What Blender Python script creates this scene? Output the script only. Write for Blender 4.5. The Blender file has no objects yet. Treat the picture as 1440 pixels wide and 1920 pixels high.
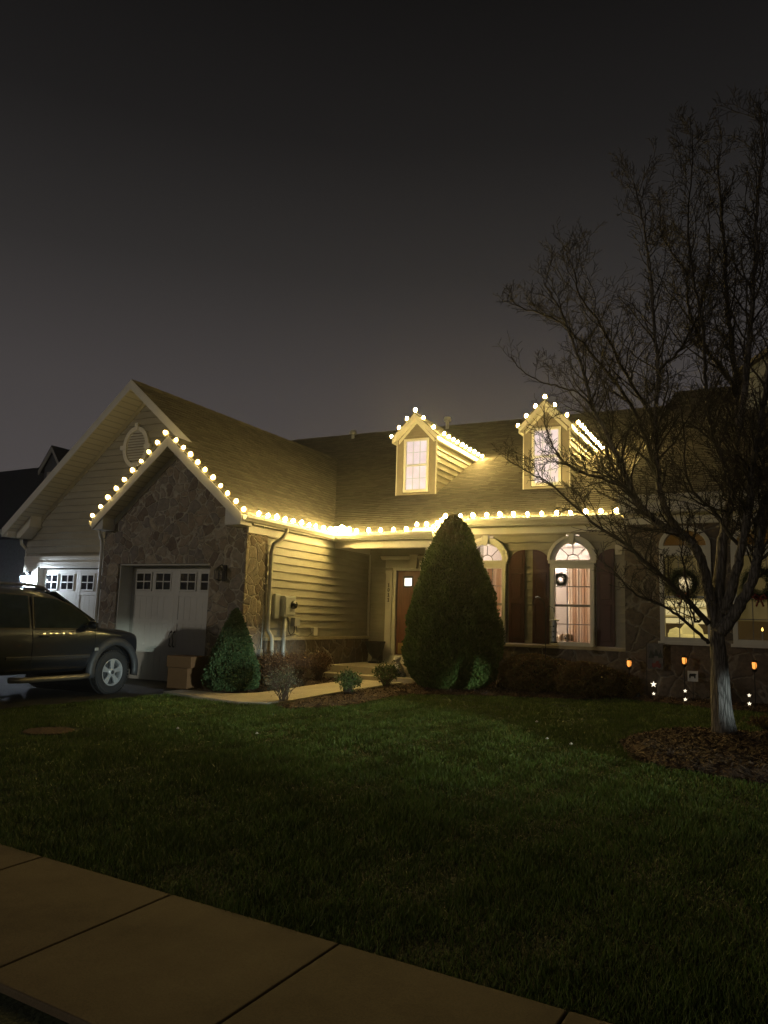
import bpy, bmesh, math, random
import numpy as np
from mathutils import Vector, Matrix, noise as mnoise
R = math.radians
rnd = random.Random(7)
scene = bpy.context.scene
COL = scene.collection

# ------------------------------------------------------------------ camera
cam_d = bpy.data.cameras.new('camera'); cam = bpy.data.objects.new('camera', cam_d); COL.objects.link(cam)
right = Vector((0.89172, 0.45153, 0.03086)); up = Vector((0.03454, -0.13587, 0.99012)); fwd = Vector((-0.45127, 0.88185, 0.13675))
mw = Matrix((right, up, -fwd)).transposed().to_4x4(); mw.translation = Vector((0, 0, 1.445))
cam.matrix_world = mw
cam_d.sensor_fit = 'VERTICAL'; cam_d.sensor_height = 24.0; cam_d.lens = 1442 / 1920 * 24
cam_d.clip_start = 0.05; cam_d.clip_end = 3000
scene.camera = cam
scene.render.resolution_x = 768; scene.render.resolution_y = 1024

# ------------------------------------------------------------------ night sky
world = bpy.data.worlds.new('World'); scene.world = world; world.use_nodes = True
wn = world.node_tree.nodes; wl = world.node_tree.links
for n in list(wn): wn.remove(n)
wo = wn.new('ShaderNodeOutputWorld'); wb = wn.new('ShaderNodeBackground')
tc = wn.new('ShaderNodeTexCoord'); sp = wn.new('ShaderNodeSeparateXYZ'); cr = wn.new('ShaderNodeValToRGB')
wl.new(tc.outputs['Generated'], sp.inputs[0]); wl.new(sp.outputs['Z'], cr.inputs[0]); wl.new(cr.outputs[0], wb.inputs[0]); wl.new(wb.outputs[0], wo.inputs[0])
e = cr.color_ramp.elements
e[0].position = 0.0; e[0].color = (0.020, 0.018, 0.019, 1)
e[1].position = 0.04; e[1].color = (0.080, 0.071, 0.071, 1)
for p_, c_ in ((0.16, (0.078, 0.069, 0.069)), (0.276, (0.062, 0.055, 0.055)), (0.42, (0.031, 0.0285, 0.028)), (0.55, (0.0145, 0.0135, 0.0135)), (0.67, (0.0075, 0.0070, 0.0070)), (0.85, (0.005, 0.0047, 0.0048))):
    q_ = e.new(p_); q_.color = c_ + (1,)
wb.inputs[1].default_value = 0.90

# ------------------------------------------------------------------ headlight beams and an added fill light, all outside the frame
def lamp(name, kind, loc, power, color, radius=0.1, target=None, spot=None, blend=0.5):
    d = bpy.data.lights.new(name, kind); d.energy = power; d.color = color; d.shadow_soft_size = radius
    if kind == 'SPOT': d.spot_size = R(spot); d.spot_blend = blend
    o = bpy.data.objects.new(name, d); COL.objects.link(o); o.location = loc
    if target: o.rotation_euler = (Vector(target) - Vector(loc)).to_track_quat('-Z', 'Y').to_euler()
    return o
HL_POWER = 22000
head = lamp('car_headlight_beam', 'POINT', (22.0, -1.5, 1.15), HL_POWER, (0.84, 1.0, 0.92), 0.10)
head.data.use_nodes = True
ln = head.data.node_tree.nodes; ll = head.data.node_tree.links
em = ln['Emission']; t2 = ln.new('ShaderNodeTexCoord'); s2 = ln.new('ShaderNodeSeparateXYZ'); r2 = ln.new('ShaderNodeValToRGB')
ab = ln.new('ShaderNodeMath'); ab.operation = 'ADD'; ab.inputs[1].default_value = 0.5
ll.new(t2.outputs['Normal'], s2.inputs[0]); ll.new(s2.outputs['Z'], ab.inputs[0]); ll.new(ab.outputs[0], r2.inputs[0]); kd = ln.new('ShaderNodeMath'); kd.operation = 'DIVIDE'; ng = ln.new('ShaderNodeMath'); ng.operation = 'MULTIPLY'; ng.inputs[1].default_value = -1
ll.new(s2.outputs['X'], ng.inputs[0]); ll.new(s2.outputs['Y'], kd.inputs[0]); ll.new(ng.outputs[0], kd.inputs[1])
r3 = ln.new('ShaderNodeValToRGB'); ll.new(kd.outputs[0], r3.inputs[0]); ml = ln.new('ShaderNodeMath'); ml.operation = 'MULTIPLY'
ll.new(r2.outputs[0], ml.inputs[0]); ll.new(r3.outputs[0], ml.inputs[1]); ll.new(ml.outputs[0], em.inputs['Strength'])
e = r3.color_ramp.elements
e[0].position = 0.30; e[0].color = (0, 0, 0, 1); e[1].position = 0.36; e[1].color = (1, 1, 1, 1)
q_ = e.new(0.480); q_.color = (1, 1, 1, 1); q_ = e.new(0.510); q_.color = (0, 0, 0, 1)
e = r2.color_ramp.elements
e[0].position = 0.446; e[0].color = (0, 0, 0, 1); e[1].position = 0.457; e[1].color = (.8, .8, .8, 1)
q_ = e.new(0.488); q_.color = (1, 1, 1, 1); q_ = e.new(0.503); q_.color = (0.02, 0.02, 0.02, 1); q_ = e.new(0.53); q_.color = (0.0, 0.0, 0.0, 1)
lamp('car_headlight_beam', 'SPOT', (22.0, -1.5, 1.15), 24000, (0.80, 1.0, 1.0), 0.10, (-0.60, 11.4, 0.52), 1.7, 0.8)
lamp('front_fill_light', 'POINT', (-20.0, -15.0, 6.5), 2500, (1.0, 0.90, 0.76), 0.3)  # unseen fill lamp added to lift the house front

scene.view_settings.view_transform = 'Standard'; scene.view_settings.look = 'None'
scene.view_settings.exposure = 0; scene.view_settings.gamma = 1
scene.cycles.use_denoising = True
scene.cycles.max_bounces = 6; scene.cycles.diffuse_bounces = 3; scene.cycles.glossy_bounces = 3; scene.cycles.transmission_bounces = 6; scene.cycles.transparent_max_bounces = 12
scene.cycles.sample_clamp_indirect = 4.0
scene.cycles.caustics_reflective = False; scene.cycles.caustics_refractive = False
scene.cycles.use_light_tree = True

# ------------------------------------------------------------------ node materials
class NT:
    def __init__(s, name):
        s.m = bpy.data.materials.new(name); s.m.use_nodes = True
        s.t = s.m.node_tree; s.n = s.t.nodes; s.l = s.t.links
        s.b = s.n['Principled BSDF']
    def new(s, typ, **k):
        n = s.n.new('ShaderNode' + typ)
        for a, v in k.items():
            if hasattr(n, a): setattr(n, a, v)
            else: n.inputs[a.replace('_', ' ')].default_value = v
        return n
    def link(s, a, b): s.l.new(a, b)
    def coord(s, scale=(1, 1, 1)):
        t = s.new('TexCoord'); mp = s.new('Mapping'); mp.inputs['Scale'].default_value = scale
        s.link(t.outputs['Object'], mp.inputs[0]); return mp.outputs[0]
    def noise(s, vec, scale, detail=4, rough=.55):
        n = s.new('TexNoise'); n.inputs['Scale'].default_value = scale; n.inputs['Detail'].default_value = detail; n.inputs['Roughness'].default_value = rough
        s.link(vec, n.inputs['Vector']); return n.outputs[0]
    def ramp(s, fac, stops):
        r = s.new('ValToRGB'); s.link(fac, r.inputs[0]); el = r.color_ramp.elements
        el[0].position, el[0].color = stops[0][0], tuple(stops[0][1]) + (1,)
        el[1].position, el[1].color = stops[1][0], tuple(stops[1][1]) + (1,)
        for p, c in stops[2:]: el.new(p).color = tuple(c) + (1,)
        return r.outputs[0]
    def mix(s, fac, a, b, mode='MIX'):
        m = s.new('MixRGB'); m.blend_type = mode
        for i, v in ((0, fac), (1, a), (2, b)):
            if hasattr(v, 'node'): s.link(v, m.inputs[i])
            elif i == 0: m.inputs[0].default_value = v
            else: m.inputs[i].default_value = tuple(v) + (1,)
        return m.outputs[0]
    def math(s, op, a, b=None):
        m = s.new('Math'); m.operation = op
        for i, v in ((0, a), (1, b)):
            if v is None: continue
            if hasattr(v, 'node'): s.link(v, m.inputs[i])
            else: m.inputs[i].default_value = v
        return m.outputs[0]
    def bump(s, h, strength=.5, dist=.01):
        b = s.new('Bump'); b.inputs['Strength'].default_value = strength; b.inputs['Distance'].default_value = dist
        s.link(h, b.inputs['Height']); s.link(b.outputs[0], s.b.inputs['Normal'])
    def col(s, c):
        if hasattr(c, 'node'): s.link(c, s.b.inputs['Base Color'])
        else: s.b.inputs['Base Color'].default_value = tuple(c) + (1,)
    def set(s, rough=.6, metal=0, spec=None):
        s.b.inputs['Roughness'].default_value = rough; s.b.inputs['Metallic'].default_value = metal
        if spec is not None: s.b.inputs['Specular IOR Level'].default_value = spec
def vary(c, k): return tuple(min(1, x * k) for x in c)
def mat(name, c, rough=.6, metal=0, var=.15, scale=6, bump=.15, bdist=.004, bscale=60, stretch=(1, 1, 1), spec=None):
    t = NT(name); v = t.coord(stretch)
    t.col(t.ramp(t.noise(v, scale, 5), [(.3, vary(c, 1 - var)), (.7, vary(c, 1 + var))])); t.set(rough, metal, spec)
    if bump: t.bump(t.noise(v, bscale, 3), bump, bdist)
    return t.m
def emis(name, c, strength, base=(.8, .8, .8)):
    t = NT(name); t.col(base); t.b.inputs['Emission Color'].default_value = tuple(c) + (1,); t.b.inputs['Emission Strength'].default_value = strength
    t.set(.5); return t.m

M_ = {}
M_['trim'] = mat('cream_trim_paint', (.62, .60, .53), .45, var=.06, scale=3, bump=.05)
M_['door_white'] = mat('white_garage_door_paint', (.64, .62, .56), .4, var=.06, scale=2, bump=.08)
M_['gutter'] = mat('cream_gutter_metal', (.60, .58, .50), .35, var=.06, scale=2, bump=.03)
t = NT('beige_lap_siding'); v = t.coord((1, 1, 8)); c = t.ramp(t.noise(v, 2.2, 6), [(.3, (.28, .26, .20)), (.7, (.34, .315, .245))])
c2 = t.ramp(t.noise(t.coord((1.2, 1.2, .8)), 1.3, 5, .65), [(.25, (.84, .83, .80)), (.6, (1, 1, 1))]); t.col(t.mix(1, c, c2, 'MULTIPLY')); t.set(.55); t.bump(t.noise(t.coord((2, 2, 40)), 6, 6), .25, .003); M_['siding'] = t.m
def stone_mat(name, cols, mortar, sc=3.0, edge=.055, tint=(1, 1, 1)):
    t = NT(name); v = t.coord(); nz = t.new('TexNoise'); nz.inputs['Scale'].default_value = 2.3; nz.inputs['Detail'].default_value = 4; t.link(v, nz.inputs['Vector'])
    sub = t.new('VectorMath'); sub.operation = 'SCALE'; sub.inputs['Scale'].default_value = .34; t.link(nz.outputs['Color'], sub.inputs[0])
    add = t.new('VectorMath'); add.operation = 'ADD'; t.link(v, add.inputs[0]); t.link(sub.outputs[0], add.inputs[1])
    v1 = t.new('TexVoronoi'); v1.feature = 'DISTANCE_TO_EDGE'; v1.inputs['Scale'].default_value = sc; t.link(add.outputs[0], v1.inputs['Vector'])
    v2 = t.new('TexVoronoi'); v2.inputs['Scale'].default_value = sc; t.link(add.outputs[0], v2.inputs['Vector'])
    sx = t.new('SeparateXYZ'); t.link(v2.outputs['Color'], sx.inputs[0])
    st = t.ramp(sx.outputs[0], [(0.0, cols[0]), (.33, cols[1]), (.66, cols[2]), (1.0, cols[3])])
    mott = t.ramp(t.noise(v, 14, 6, .65), [(.25, (.55, .55, .55)), (.75, (1.25, 1.22, 1.18))])
    st = t.mix(1, st, mott, 'MULTIPLY')
    f = t.ramp(v1.outputs['Distance'], [(edge * .45, (1, 1, 1)), (edge, (0, 0, 0))])
    f = t.math('MULTIPLY', f, t.ramp(t.noise(v, 9, 5, .7), [(.32, (.25, .25, .25)), (.62, (1, 1, 1))]))
    t.col(t.mix(f, st, mortar)); t.set(.85)
    h = t.ramp(v1.outputs['Distance'], [(0, (.25, .25, .25)), (edge * 1.6, (.9, .9, .9)), (.3, (1, 1, 1))])
    h2 = t.math('ADD', t.math('MULTIPLY', h, 1.0), t.math('MULTIPLY', t.noise(v, 18, 5, .7), .55))
    t.bump(h2, 1.0, .035); return t.m
M_['stone'] = stone_mat('brown_flagstone_wall', [(.17, .125, .10), (.33, .26, .19), (.22, .19, .17), (.42, .35, .26)], (.50, .45, .36), 4.5, .065)
M_['stone_big'] = stone_mat('brown_fieldstone_base', [(.13, .10, .075), (.18, .14, .10), (.12, .10, .085), (.21, .16, .115)], (.24, .215, .175), 2.3, .045)
t = NT('asphalt_shingle'); v = t.coord(); g = t.new('NewGeometry')
isl = t.ramp(g.outputs['Random Per Island'], [(0, (.075, .066, .050)), (.5, (.105, .093, .072)), (1, (.14, .126, .098))])
big = t.ramp(t.noise(v, 1.1, 4), [(.3, (.85, .85, .85)), (.7, (1.1, 1.1, 1.1))]); t.col(t.mix(1, isl, big, 'MULTIPLY')); t.set(.9); t.bump(t.noise(v, 130, 3, .7), .8, .006); M_['shingle'] = t.m
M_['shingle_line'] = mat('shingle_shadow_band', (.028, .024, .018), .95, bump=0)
M_['dark_roof'] = mat('dark_roof_shingle', (.035, .035, .04), .9, bump=.4, bdist=.01, bscale=40)
M_['shutter'] = mat('maroon_shutter_paint', (.055, .010, .008), .45, var=.12, bump=.05)
M_['front_door'] = mat('stained_red_wood_door', (.15, .055, .03), .4, var=.3, scale=3, stretch=(10, 10, 1), bump=.1)
M_['brass'] = mat('brass_kick_plate', (.45, .33, .12), .35, .8)
M_['black'] = mat('black_iron', (.018, .018, .02), .5, .3, bump=.05)
M_['concrete'] = mat('warm_concrete', (.40, .35, .27), .85, var=.14, scale=3, bump=.35, bdist=.004, bscale=90)
t = NT('sidewalk_concrete'); v = t.coord(); a1 = t.ramp(t.noise(v, 1.6, 7, .65), [(.25, (.085, .060, .030)), (.5, (.145, .105, .056)), (.75, (.18, .135, .074))]); a2 = t.ramp(t.noise(v, 90, 4, .7), [(.3, (.75, .75, .75)), (.6, (1.05, 1.05, 1.05))])
t.col(t.mix(1, a1, a2, 'MULTIPLY')); t.set(.9); t.bump(t.noise(v, 120, 5, .7), .5, .004); M_['sidewalk'] = t.m
M_['asphalt'] = mat('driveway_asphalt', (.05, .05, .052), .8, var=.2, scale=2, bump=.8, bdist=.008, bscale=110)
M_['soil'] = mat('lawn_soil', (.030, .040, .012), .95, var=.35, scale=5, bump=.6, bdist=.02, bscale=30)
M_['mulch'] = mat('bark_mulch', (.085, .048, .028), .95, var=.5, scale=30, bump=1, bdist=.03, bscale=45)
def leafmat(name, cols, rough=.6, trans=.25):
    t = NT(name); g = t.new('NewGeometry'); v = t.coord()
    c = t.ramp(g.outputs['Random Per Island'], [(0, cols[0]), (.5, cols[1]), (1, cols[2])])
    n = t.ramp(t.noise(v, 3.5, 3), [(.3, (.7, .7, .7)), (.7, (1.25, 1.25, 1.25))]); t.col(t.mix(1, c, n, 'MULTIPLY')); t.set(rough)
    t.b.inputs['Specular IOR Level'].default_value = .3
    return t
M_['grass'] = leafmat('lawn_grass_blades', [(.078, .126, .013), (.115, .175, .022), (.21, .225, .065)], .55).m
t = leafmat('arborvitae_foliage', [(.055, .095, .015), (.08, .135, .025), (.12, .16, .04)])
v = t.coord(); sz = t.new('SeparateXYZ'); t.link(v, sz.inputs[0])
hf = t.math('MULTIPLY', t.ramp(sz.outputs[2], [(.0, (0, 0, 0)), (1.0, (1, 1, 1))]), 1.0)
pn = t.noise(v, 1.7, 3)
hh = t.math('MULTIPLY', t.math('SUBTRACT', sz.outputs[2], 1.7), .62)
bf = t.ramp(t.math('MULTIPLY', hh, pn), [(.40, (0, 0, 0)), (.72, (1, 1, 1))])
src = t.b.inputs['Base Color'].links[0].from_socket
t.col(t.mix(bf, src, (.15, .085, .03))); M_['arbor'] = t.m
M_['spruce'] = leafmat('dwarf_spruce_foliage', [(.05, .095, .035), (.07, .125, .045), (.10, .16, .065)]).m
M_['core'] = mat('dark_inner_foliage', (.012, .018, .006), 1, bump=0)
M_['spirea'] = leafmat('russet_shrub_leaves', [(.10, .05, .025), (.15, .078, .04), (.22, .135, .08)]).m
M_['pale_leaf'] = leafmat('grey_green_shrub_leaves', [(.11, .13, .07), (.17, .18, .11), (.26, .25, .18)]).m
M_['nandina'] = leafmat('nandina_leaves', [(.06, .11, .03), (.09, .15, .04), (.17, .16, .06)]).m
M_['russet_round'] = leafmat('brown_evergreen_foliage', [(.15, .09, .036), (.22, .13, .05), (.16, .15, .05)]).m
M_['twig'] = mat('shrub_twigs', (.10, .065, .045), .8, bump=0)
t = NT('furrowed_tree_bark'); v = t.coord((1, 1, .13)); h1 = t.noise(v, 30, 6, .7); vo = t.new('TexVoronoi'); vo.feature = 'DISTANCE_TO_EDGE'; vo.inputs['Scale'].default_value = 30; t.link(v, vo.inputs['Vector'])
h = t.math('ADD', t.math('MULTIPLY', h1, .8), t.math('MULTIPLY', t.math('MINIMUM', vo.outputs['Distance'], .25), 1.0))
t.col(t.ramp(h, [(.30, (.028, .023, .019)), (.70, (.21, .185, .165))])); t.set(.9); t.bump(h, 1.0, .05); M_['bark'] = t.m
M_['twigbark'] = mat('twig_bark', (.032, .026, .021), .85, var=.3, scale=3, bump=0)
t = NT('window_glass'); t.col((.01, .012, .015)); t.set(.03); t.b.inputs['Alpha'].default_value = .16; M_['glass'] = t.m
t = NT('dark_window_glass'); t.col((.008, .009, .011)); t.set(.04); M_['dark_glass'] = t.m
M_['tape'] = mat('grey_meter_paint', (.42, .43, .42), .4, .2, var=.06)
M_['cardboard'] = mat('tan_cardboard', (.17, .085, .035), .8, var=.08)
M_['carpaint'] = None
t = NT('dark_grey_car_paint'); t.col(t.ramp(t.noise(t.coord(), 300, 2), [(.3, (.026, .032, .046)), (.7, (.038, .046, .064))])); t.set(.28, .55); t.b.inputs['Coat Weight'].default_value = 1; t.b.inputs['Coat Roughness'].default_value = .02; M_['carpaint'] = t.m
M_['carplastic'] = mat('grey_bumper_plastic', (.05, .052, .058), .5, bump=.1)
M_['rubber'] = mat('tyre_rubber', (.022, .022, .024), .75, bump=.3, bscale=80)
M_['alloy'] = mat('silver_alloy', (.62, .63, .65), .35, .55, bump=0)
M_['bulb'] = emis('lit_warm_bulb', (1.0, .71, .22), 950, (1, .9, .7))
M_['leafdry'] = mat('dry_pale_leaf', (.55, .50, .38), .8, bump=0)
t = NT('lit_warm_bulb_dimmer'); t.b.inputs['Emission Color'].default_value = (1.0, .72, .25, 1); t.b.inputs['Emission Strength'].default_value = 75; M_['bulb_dim'] = t.m
M_['taupe'] = mat('taupe_dormer_boards', (.21, .185, .145), .6, var=.1, bump=.1)
t = NT('bulb_halo_shell'); t.b.inputs['Emission Color'].default_value = (1.0, .62, .13, 1); t.b.inputs['Emission Strength'].default_value = 1.35; t.col((0, 0, 0)); t.b.inputs['Alpha'].default_value = .46; t.set(.6, 0, 0); M_['bulb_halo'] = t.m; M_['bulb_halo'].cycles.emission_sampling = 'NONE'  # glow halo painted around each bulb as a see-through emissive shell
M_['cable'] = mat('green_string_cable', (.02, .03, .015), .6, bump=0)
# ------------------------------------------------------------------ mesh helpers
class MB:
    def __init__(s): s.v = []; s.f = []; s.m = []; s.mi = 0
    def add(s, vs, fs):
        o = len(s.v); s.v += [tuple(v) for v in vs]; s.f += [tuple(o + i for i in f) for f in fs]; s.m += [s.mi] * len(fs); return s
    def box(s, x0, x1, y0, y1, z0, z1):
        return s.add([(x0, y0, z0), (x1, y0, z0), (x1, y1, z0), (x0, y1, z0), (x0, y0, z1), (x1, y0, z1), (x1, y1, z1), (x0, y1, z1)],
                     [(0, 3, 2, 1), (4, 5, 6, 7), (0, 1, 5, 4), (1, 2, 6, 5), (2, 3, 7, 6), (3, 0, 4, 7)])
    def prism(s, pts, axis, a, b):
        # polygon in the two other axes extruded along axis
        n = len(pts)
        def P(p, c): return {'x': (c, p[0], p[1]), 'y': (p[0], c, p[1]), 'z': (p[0], p[1], c)}[axis]
        return s.add([P(p, a) for p in pts] + [P(p, b) for p in pts], [tuple(range(n))[::-1], tuple(range(n, 2 * n))] + [(i, (i + 1) % n, n + (i + 1) % n, n + i) for i in range(n)])
    def tube(s, pts, r, n=8, cap=True):
        pts = [Vector(p) for p in pts]; k = len(pts)
        rs = r if isinstance(r, (list, tuple)) else [r] * k
        t0 = (pts[1] - pts[0]).normalized(); ref = Vector((0, 0, 1)) if abs(t0.z) < .9 else Vector((1, 0, 0))
        u = t0.cross(ref).normalized(); vs = []
        for i in range(k):
            t = (pts[min(i + 1, k - 1)] - pts[max(i - 1, 0)])
            t = t.normalized() if t.length > 1e-9 else t0
            u = (u - t * u.dot(t)); u = u.normalized() if u.length > 1e-6 else t.orthogonal().normalized(); w = t.cross(u)
            for j in range(n):
                a = 2 * math.pi * j / n; vs.append(pts[i] + (u * math.cos(a) + w * math.sin(a)) * rs[i])
        fs = [(i * n + j, i * n + (j + 1) % n, (i + 1) * n + (j + 1) % n, (i + 1) * n + j) for i in range(k - 1) for j in range(n)]
        if cap: fs += [tuple(range(n))[::-1], tuple(range((k - 1) * n, k * n))]
        return s.add(vs, fs)
    def lathe(s, prof, c=(0, 0, 0), n=16, axis='z', cap=True):
        vs = []
        for r, h in prof:
            for j in range(n):
                a = 2 * math.pi * j / n
                p = (r * math.cos(a), r * math.sin(a), h) if axis == 'z' else ((h, r * math.cos(a), r * math.sin(a)) if axis == 'x' else (r * math.cos(a), h, r * math.sin(a)))
                vs.append((p[0] + c[0], p[1] + c[1], p[2] + c[2]))
        k = len(prof)
        fs = [(i * n + j, i * n + (j + 1) % n, (i + 1) * n + (j + 1) % n, (i + 1) * n + j) for i in range(k - 1) for j in range(n)]
        if cap: fs += [tuple(range(n))[::-1], tuple(range((k - 1) * n, k * n))]
        return s.add(vs, fs)
    def quad(s, a, b, c, d): return s.add([a, b, c, d], [(0, 1, 2, 3)])
    def slab(s, a, b, c, d, dn):
        # quad a b c d thickened by vector dn
        dn = Vector(dn); lo = [Vector(p) + dn for p in (a, b, c, d)]
        return s.add([a, b, c, d] + lo, [(0, 1, 2, 3), (7, 6, 5, 4), (0, 4, 5, 1), (1, 5, 6, 2), (2, 6, 7, 3), (3, 7, 4, 0)])
    def build(s, name, mats, parent=None, label=None, cat=None, group=None, kind=None, smooth=False, bevel=0):
        me = bpy.data.meshes.new(name)
        if parent is not None: off = Vector(parent['_loc'])
        else:
            a = np.array(s.v); off = Vector((float((a[:, 0].min() + a[:, 0].max()) / 2), float((a[:, 1].min() + a[:, 1].max()) / 2), float(a[:, 2].min())))
        me.from_pydata([tuple(Vector(v) - off) for v in s.v], [], s.f)
        return finish(me, name, mats, parent, off, label, cat, group, kind, smooth, bevel, s.m)
def finish(me, name, mats, parent, off, label, cat, group, kind, smooth, bevel=0, mi=None):
    if not isinstance(mats, (list, tuple)): mats = [mats]
    for m in mats: me.materials.append(M_[m] if isinstance(m, str) else m)
    if mi is not None and len(mats) > 1: me.polygons.foreach_set('material_index', mi)
    if smooth: me.polygons.foreach_set('use_smooth', [True] * len(me.polygons))
    me.update()
    o = bpy.data.objects.new(name, me); COL.objects.link(o)
    if parent is None: o.location = off; o['_loc'] = tuple(off)
    else:
        o.parent = parent; o['_loc'] = parent['_loc']
    if bevel:
        b = o.modifiers.new('bevel', 'BEVEL'); b.width = bevel; b.segments = 2; b.limit_method = 'ANGLE'; b.angle_limit = R(35)
    tag(o, label, cat, group, kind); return o
def tag(o, label=None, cat=None, group=None, kind=None):
    for k, v in (('label', label), ('category', cat), ('group', group), ('kind', kind)):
        if v: o[k] = v
    return o
def thing(name, loc, label, cat, group=None):
    o = bpy.data.objects.new(name, None); COL.objects.link(o); o.location = loc; o['_loc'] = tuple(loc); o.empty_display_size = .2
    return tag(o, label, cat, group)
def np_mesh(name, V, F, mats, parent=None, off=None, **k):
    """V (n,3) world, F (m,k) uniform polygons"""
    me = bpy.data.meshes.new(name); V = np.asarray(V, np.float32); F = np.asarray(F, np.int32)
    if parent is not None: off = Vector(parent['_loc'])
    elif off is None: off = Vector((float((V[:, 0].min() + V[:, 0].max()) / 2), float((V[:, 1].min() + V[:, 1].max()) / 2), float(V[:, 2].min())))
    V = V - np.array(off, np.float32); n = F.shape[1]
    me.vertices.add(len(V)); me.vertices.foreach_set('co', V.ravel())
    me.loops.add(F.size); me.loops.foreach_set('vertex_index', F.ravel())
    me.polygons.add(len(F)); me.polygons.foreach_set('loop_start', np.arange(0, F.size, n, dtype=np.int32)); me.polygons.foreach_set('loop_total', np.full(len(F), n, np.int32))
    me.update(calc_edges=True); me.validate()
    return finish(me, name, mats, parent, off, k.get('label'), k.get('cat'), k.get('group'), k.get('kind'), k.get('smooth', False))
def copy_tree(o, delta=(0, 0, 0), rotz=None, label=None, parent=None):
    c = o.copy(); COL.objects.link(c)
    if parent is None: c.location = Vector(o.location) + Vector(delta)
    else: c.parent = parent
    if rotz is not None: c.rotation_euler[2] = rotz
    if label: c['label'] = label
    for ch in list(o.children): copy_tree(ch, parent=c)
    return c

# ------------------------------------------------------------------ ground
GY = [-30, 2.4, 3.9, 8, 12, 15, 60]; GZ = [-.5, -.34, -.3, -.1, 0, .08, .1]
def gz(y): return float(np.interp(y, GY, GZ))
def sheet(name, mats, poly, dz, label, kind='structure', thick=0, parent=None, bumpy=0, step=.25, seed=0):
    """a polygon draped on the ground, dz above it, cut into strips along y at the ground's breaks"""
    ys = [p[1] for p in poly]; cuts = sorted(set([min(ys), max(ys)] + ys + [g for g in GY if min(ys) < g < max(ys)]))
    mb = MB()
    def xs(y):
        r = []
        for (x0, y0), (x1, y1) in zip(poly, poly[1:] + poly[:1]):
            if (y0 <= y < y1) or (y1 <= y < y0): r.append(x0 + (x1 - x0) * (y - y0) / (y1 - y0))
        return sorted(r)
    for a, b in zip(cuts, cuts[1:]):
        if b - a < 1e-6: continue
        A = xs(a + 1e-7); B = xs(b - 1e-7)
        for i in range(0, min(len(A), len(B)) - 1, 2):
            q = [(A[i], a, gz(a) + dz), (A[i + 1], a, gz(a) + dz), (B[i + 1], b, gz(b) + dz), (B[i], b, gz(b) + dz)]
            if thick: mb.slab(*q, (0, 0, -thick))
            else: mb.quad(*q)
    return mb.build(name, mats, parent, label, None, None, kind)
def inpoly(X, Y, poly):
    ins = np.zeros(X.shape, bool); n = len(poly)
    for i in range(n):
        x0, y0 = poly[i]; x1, y1 = poly[(i + 1) % n]
        if y0 == y1: continue
        c = ((y0 > Y) != (y1 > Y)) & (X < (x1 - x0) * (Y - y0) / (y1 - y0) + x0); ins ^= c
    return ins
mb = MB(); xs_ = [-600, -60, -20, 20, 60, 600]; ys_ = [-300, -30, 2.4, 3.9, 8, 12, 15, 60, 900]
gzz = lambda y: gz(y)
for i in range(len(xs_) - 1):
    for j in range(len(ys_) - 1):
        mb.quad((xs_[i], ys_[j], gzz(ys_[j])), (xs_[i + 1], ys_[j], gzz(ys_[j])), (xs_[i + 1], ys_[j + 1], gzz(ys_[j + 1])), (xs_[i], ys_[j + 1], gzz(ys_[j + 1])))
mb.build('ground', 'soil', label='dark grassy ground under the lawn', kind='structure')

DRIVE = [(-10.62, 2.2), (-10.62, 5.5), (-10.5, 8.0), (-9.95, 10.2), (-9.78, 10.85), (-9.78, 11.6), (-9.9, 12.5), (-12.6, 12.5), (-12.95, 12.6), (-12.95, 13.2), (-17.2, 13.2), (-17.6, 2.2)]
sheet('driveway', 'asphalt', DRIVE, .008, 'black asphalt driveway in front of the two garage doors')
WALK = [(-9.86, 10.82), (-8.9, 10.62), (-7.95, 10.5), (-7.5, 10.68), (-7.36, 11.1), (-7.30, 12.85), (-7.05, 14.84), (-8.2, 14.84), (-8.3, 13.4), (-8.36, 12.1), (-8.5, 11.55), (-8.75, 11.32), (-9.84, 11.26)]
sheet('walkway', 'concrete', WALK, .05, 'pale concrete walkway curving from the driveway to the porch steps', thick=.12)
BED = [(-7.33, 10.62), (-6.9, 10.42), (-6.55, 10.9), (-6.3, 11.6), (-6.3, 12.6), (-6.1, 13.35), (-5.2, 13.85), (-4.2, 14.25), (-3.2, 14.5), (-2.7, 15.05), (-1.4, 14.75), (0.2, 14.55), (5, 14.5), (5, 15.75), (-2.64, 15.75), (-2.7, 16.3), (-6.6, 16.3), (-6.95, 14.84), (-7.22, 12.85), (-7.3, 11.1)]
BED2 = [(-9.74, 11.32), (-8.8, 11.38), (-8.55, 11.6), (-8.42, 12.1), (-8.36, 13.4), (-8.25, 14.84), (-9.2, 14.84), (-9.2, 12.1), (-9.8, 12.1)]
def ring(cx, cy, r0, n=40, seed=1):
    rr = random.Random(seed); ph = [rr.uniform(0, 6.3) for _ in range(4)]
    return [(cx + r0 * (1 + .05 * math.sin(3 * a + ph[0]) + .03 * math.sin(7 * a + ph[1])) * math.cos(a), cy + r0 * 1.02 * (1 + .04 * math.sin(2 * a + ph[2]) + .03 * math.sin(9 * a + ph[3])) * math.sin(a)) for a in [2 * math.pi * i / n for i in range(n)]]
RING = ring(-.45, 10.35, 1.42)
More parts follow.
